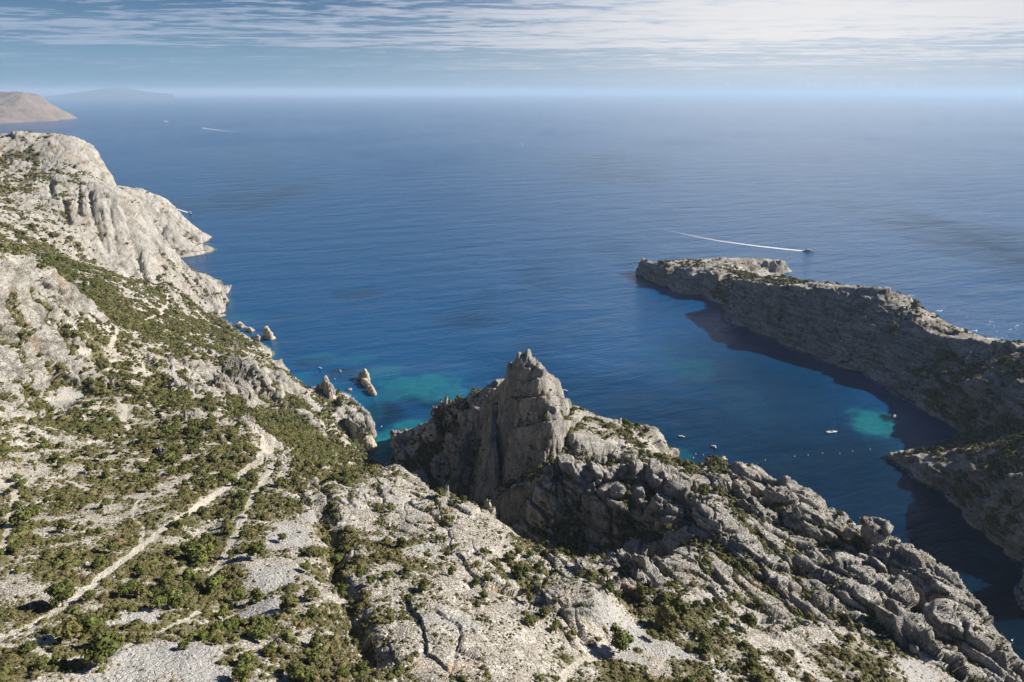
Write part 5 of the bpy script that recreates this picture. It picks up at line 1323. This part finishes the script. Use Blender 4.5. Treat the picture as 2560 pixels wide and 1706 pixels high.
# foam: wakes and buoys
def foam_material():
    m, nt, b = new_mat('wake_foam'); g = NT(nt); pos = g.n('ShaderNodeNewGeometry').outputs['Position']
    att = g.n('ShaderNodeAttribute', attribute_name='foam'); sep = g.n('ShaderNodeSeparateColor'); nt.links.new(att.outputs['Color'], sep.inputs[0])
    b.inputs['Base Color'].default_value = (.85, .88, .9, 1); b.inputs['Roughness'].default_value = .8
    a = g.math('ADD', sep.outputs[0], g.math('MULTIPLY', g.math('SUBTRACT', g.noise(pos, .35, 5, .7), .5), 1.1))
    g.put(g.ramp(a, [(.34, 0), (.75, .95)]), b.inputs['Alpha'])
    return m
MAT_FOAM = foam_material()
def wake(pts, w0, w1, s0, s1, tag_):
    """pts from the boat backwards, widths in metres, foam strength at both ends"""
    q_ = [P(a[0], a[1], 0) for a in pts]; line = []
    for (a, b) in zip(q_[:-1], q_[1:]):
        for k in range(12): line.append((a[0] + (b[0] - a[0]) * k / 12, a[1] + (b[1] - a[1]) * k / 12))
    line.append(q_[-1][:2]); line = np.array(line); n = len(line); t = np.linspace(0, 1, n); d_ = np.gradient(line, axis=0); d_ /= np.linalg.norm(d_, axis=1)[:, None]
    nn = np.stack([-d_[:, 1], d_[:, 0]], 1); V = []; C_ = []
    prof = np.linspace(-1, 1, 9)
    for i in range(n):
        w = w0 + (w1 - w0) * t[i]; s_ = s0 + (s1 - s0) * t[i] ** .6
        for a in prof:
            V.append((line[i, 0] + nn[i, 0] * w * a, line[i, 1] + nn[i, 1] * w * a, .12)); C_.append((s_ * (1 - abs(a) ** 2.5) * (1 if t[i] < .96 else .2), 0, 0, 1))
    i = np.arange(n * 9).reshape(n, 9); q2 = np.stack([i[:-1, :-1], i[1:, :-1], i[1:, 1:], i[:-1, 1:]], -1).reshape(-1, 4)
    link('wake_foam', mesh_from(np.array(V), q2, 'wake_foam', MAT_FOAM, {'foam': np.array(C_)}), kind='stuff')
wake([(2032,630),(2000,627),(1950,622),(1880,614),(1800,603),(1740,592),(1650,572),(1560,551)], 6, 17, 1.4, .26, 0)
wake([(478,534),(468,531),(455,527),(436,521)], 4, 8, 1.2, .6, 0)
wake([(505,320.5),(540,325),(600,332),(680,345)], 16, 22, 1.3, .15, 0)
wake([(412,303),(422,306),(440,310)], 14, 22, 1.1, .2, 0)
wake([(1611,664),(1590,662),(1550,660)], 4, 5, .7, .15, 0)
def ball(r_, n=8):
    V = []; Fc = []
    for a in range(6):
        th = pi * (a + .001) / 5
        for b in range(n): V.append((r_ * sin(th) * cos(2 * pi * b / n), r_ * sin(th) * sin(2 * pi * b / n), r_ * cos(th)))
    for a in range(5):
        for b in range(n): Fc.append((a * n + b, (a + 1) * n + b, (a + 1) * n + (b + 1) % n, a * n + (b + 1) % n))
    return np.array(V), np.array(Fc)
me_b = mesh_from(*ball(.75), 'buoy', M_BUOY); me_t = mesh_from(*rod((0, 0, .4), (0, 0, 1.5), .12), 'pole', M_DARK)
BU = [(1739,1136,'white buoy off the sunlit shoulder, left one of three'),(1758,1138,'white buoy off the sunlit shoulder, right one of three'),(1733,1145,'white buoy off the sunlit shoulder, nearest of three'),
      (1913,1151,'white buoy just off the ridge crest, start of the buoy line'),(1986,1142,'second white buoy of the line across the cove mouth'),(2020,1139,'third white buoy of the line across the cove'),
      (2056,1134,'white buoy in the middle of the line below the sailing boat'),(2099,1135,'white buoy of the line just right of the sailing boat'),(2131,1129,'white buoy of the line, second from the headland'),
      (2175,1124,'last white buoy of the line before the low headland'),(954,1067,'lone white buoy in the dark water of the small inlet'),(837,948,'lone white buoy near the leaning rock blade')]
for px, py, lb in BU:
    o = link('buoy', me_b, label=lb, category='buoy', group='white mooring buoys in the coves'); x, y, _ = P(px, py, 0); o.location = (x, y, .25); link('pole', me_t, o)
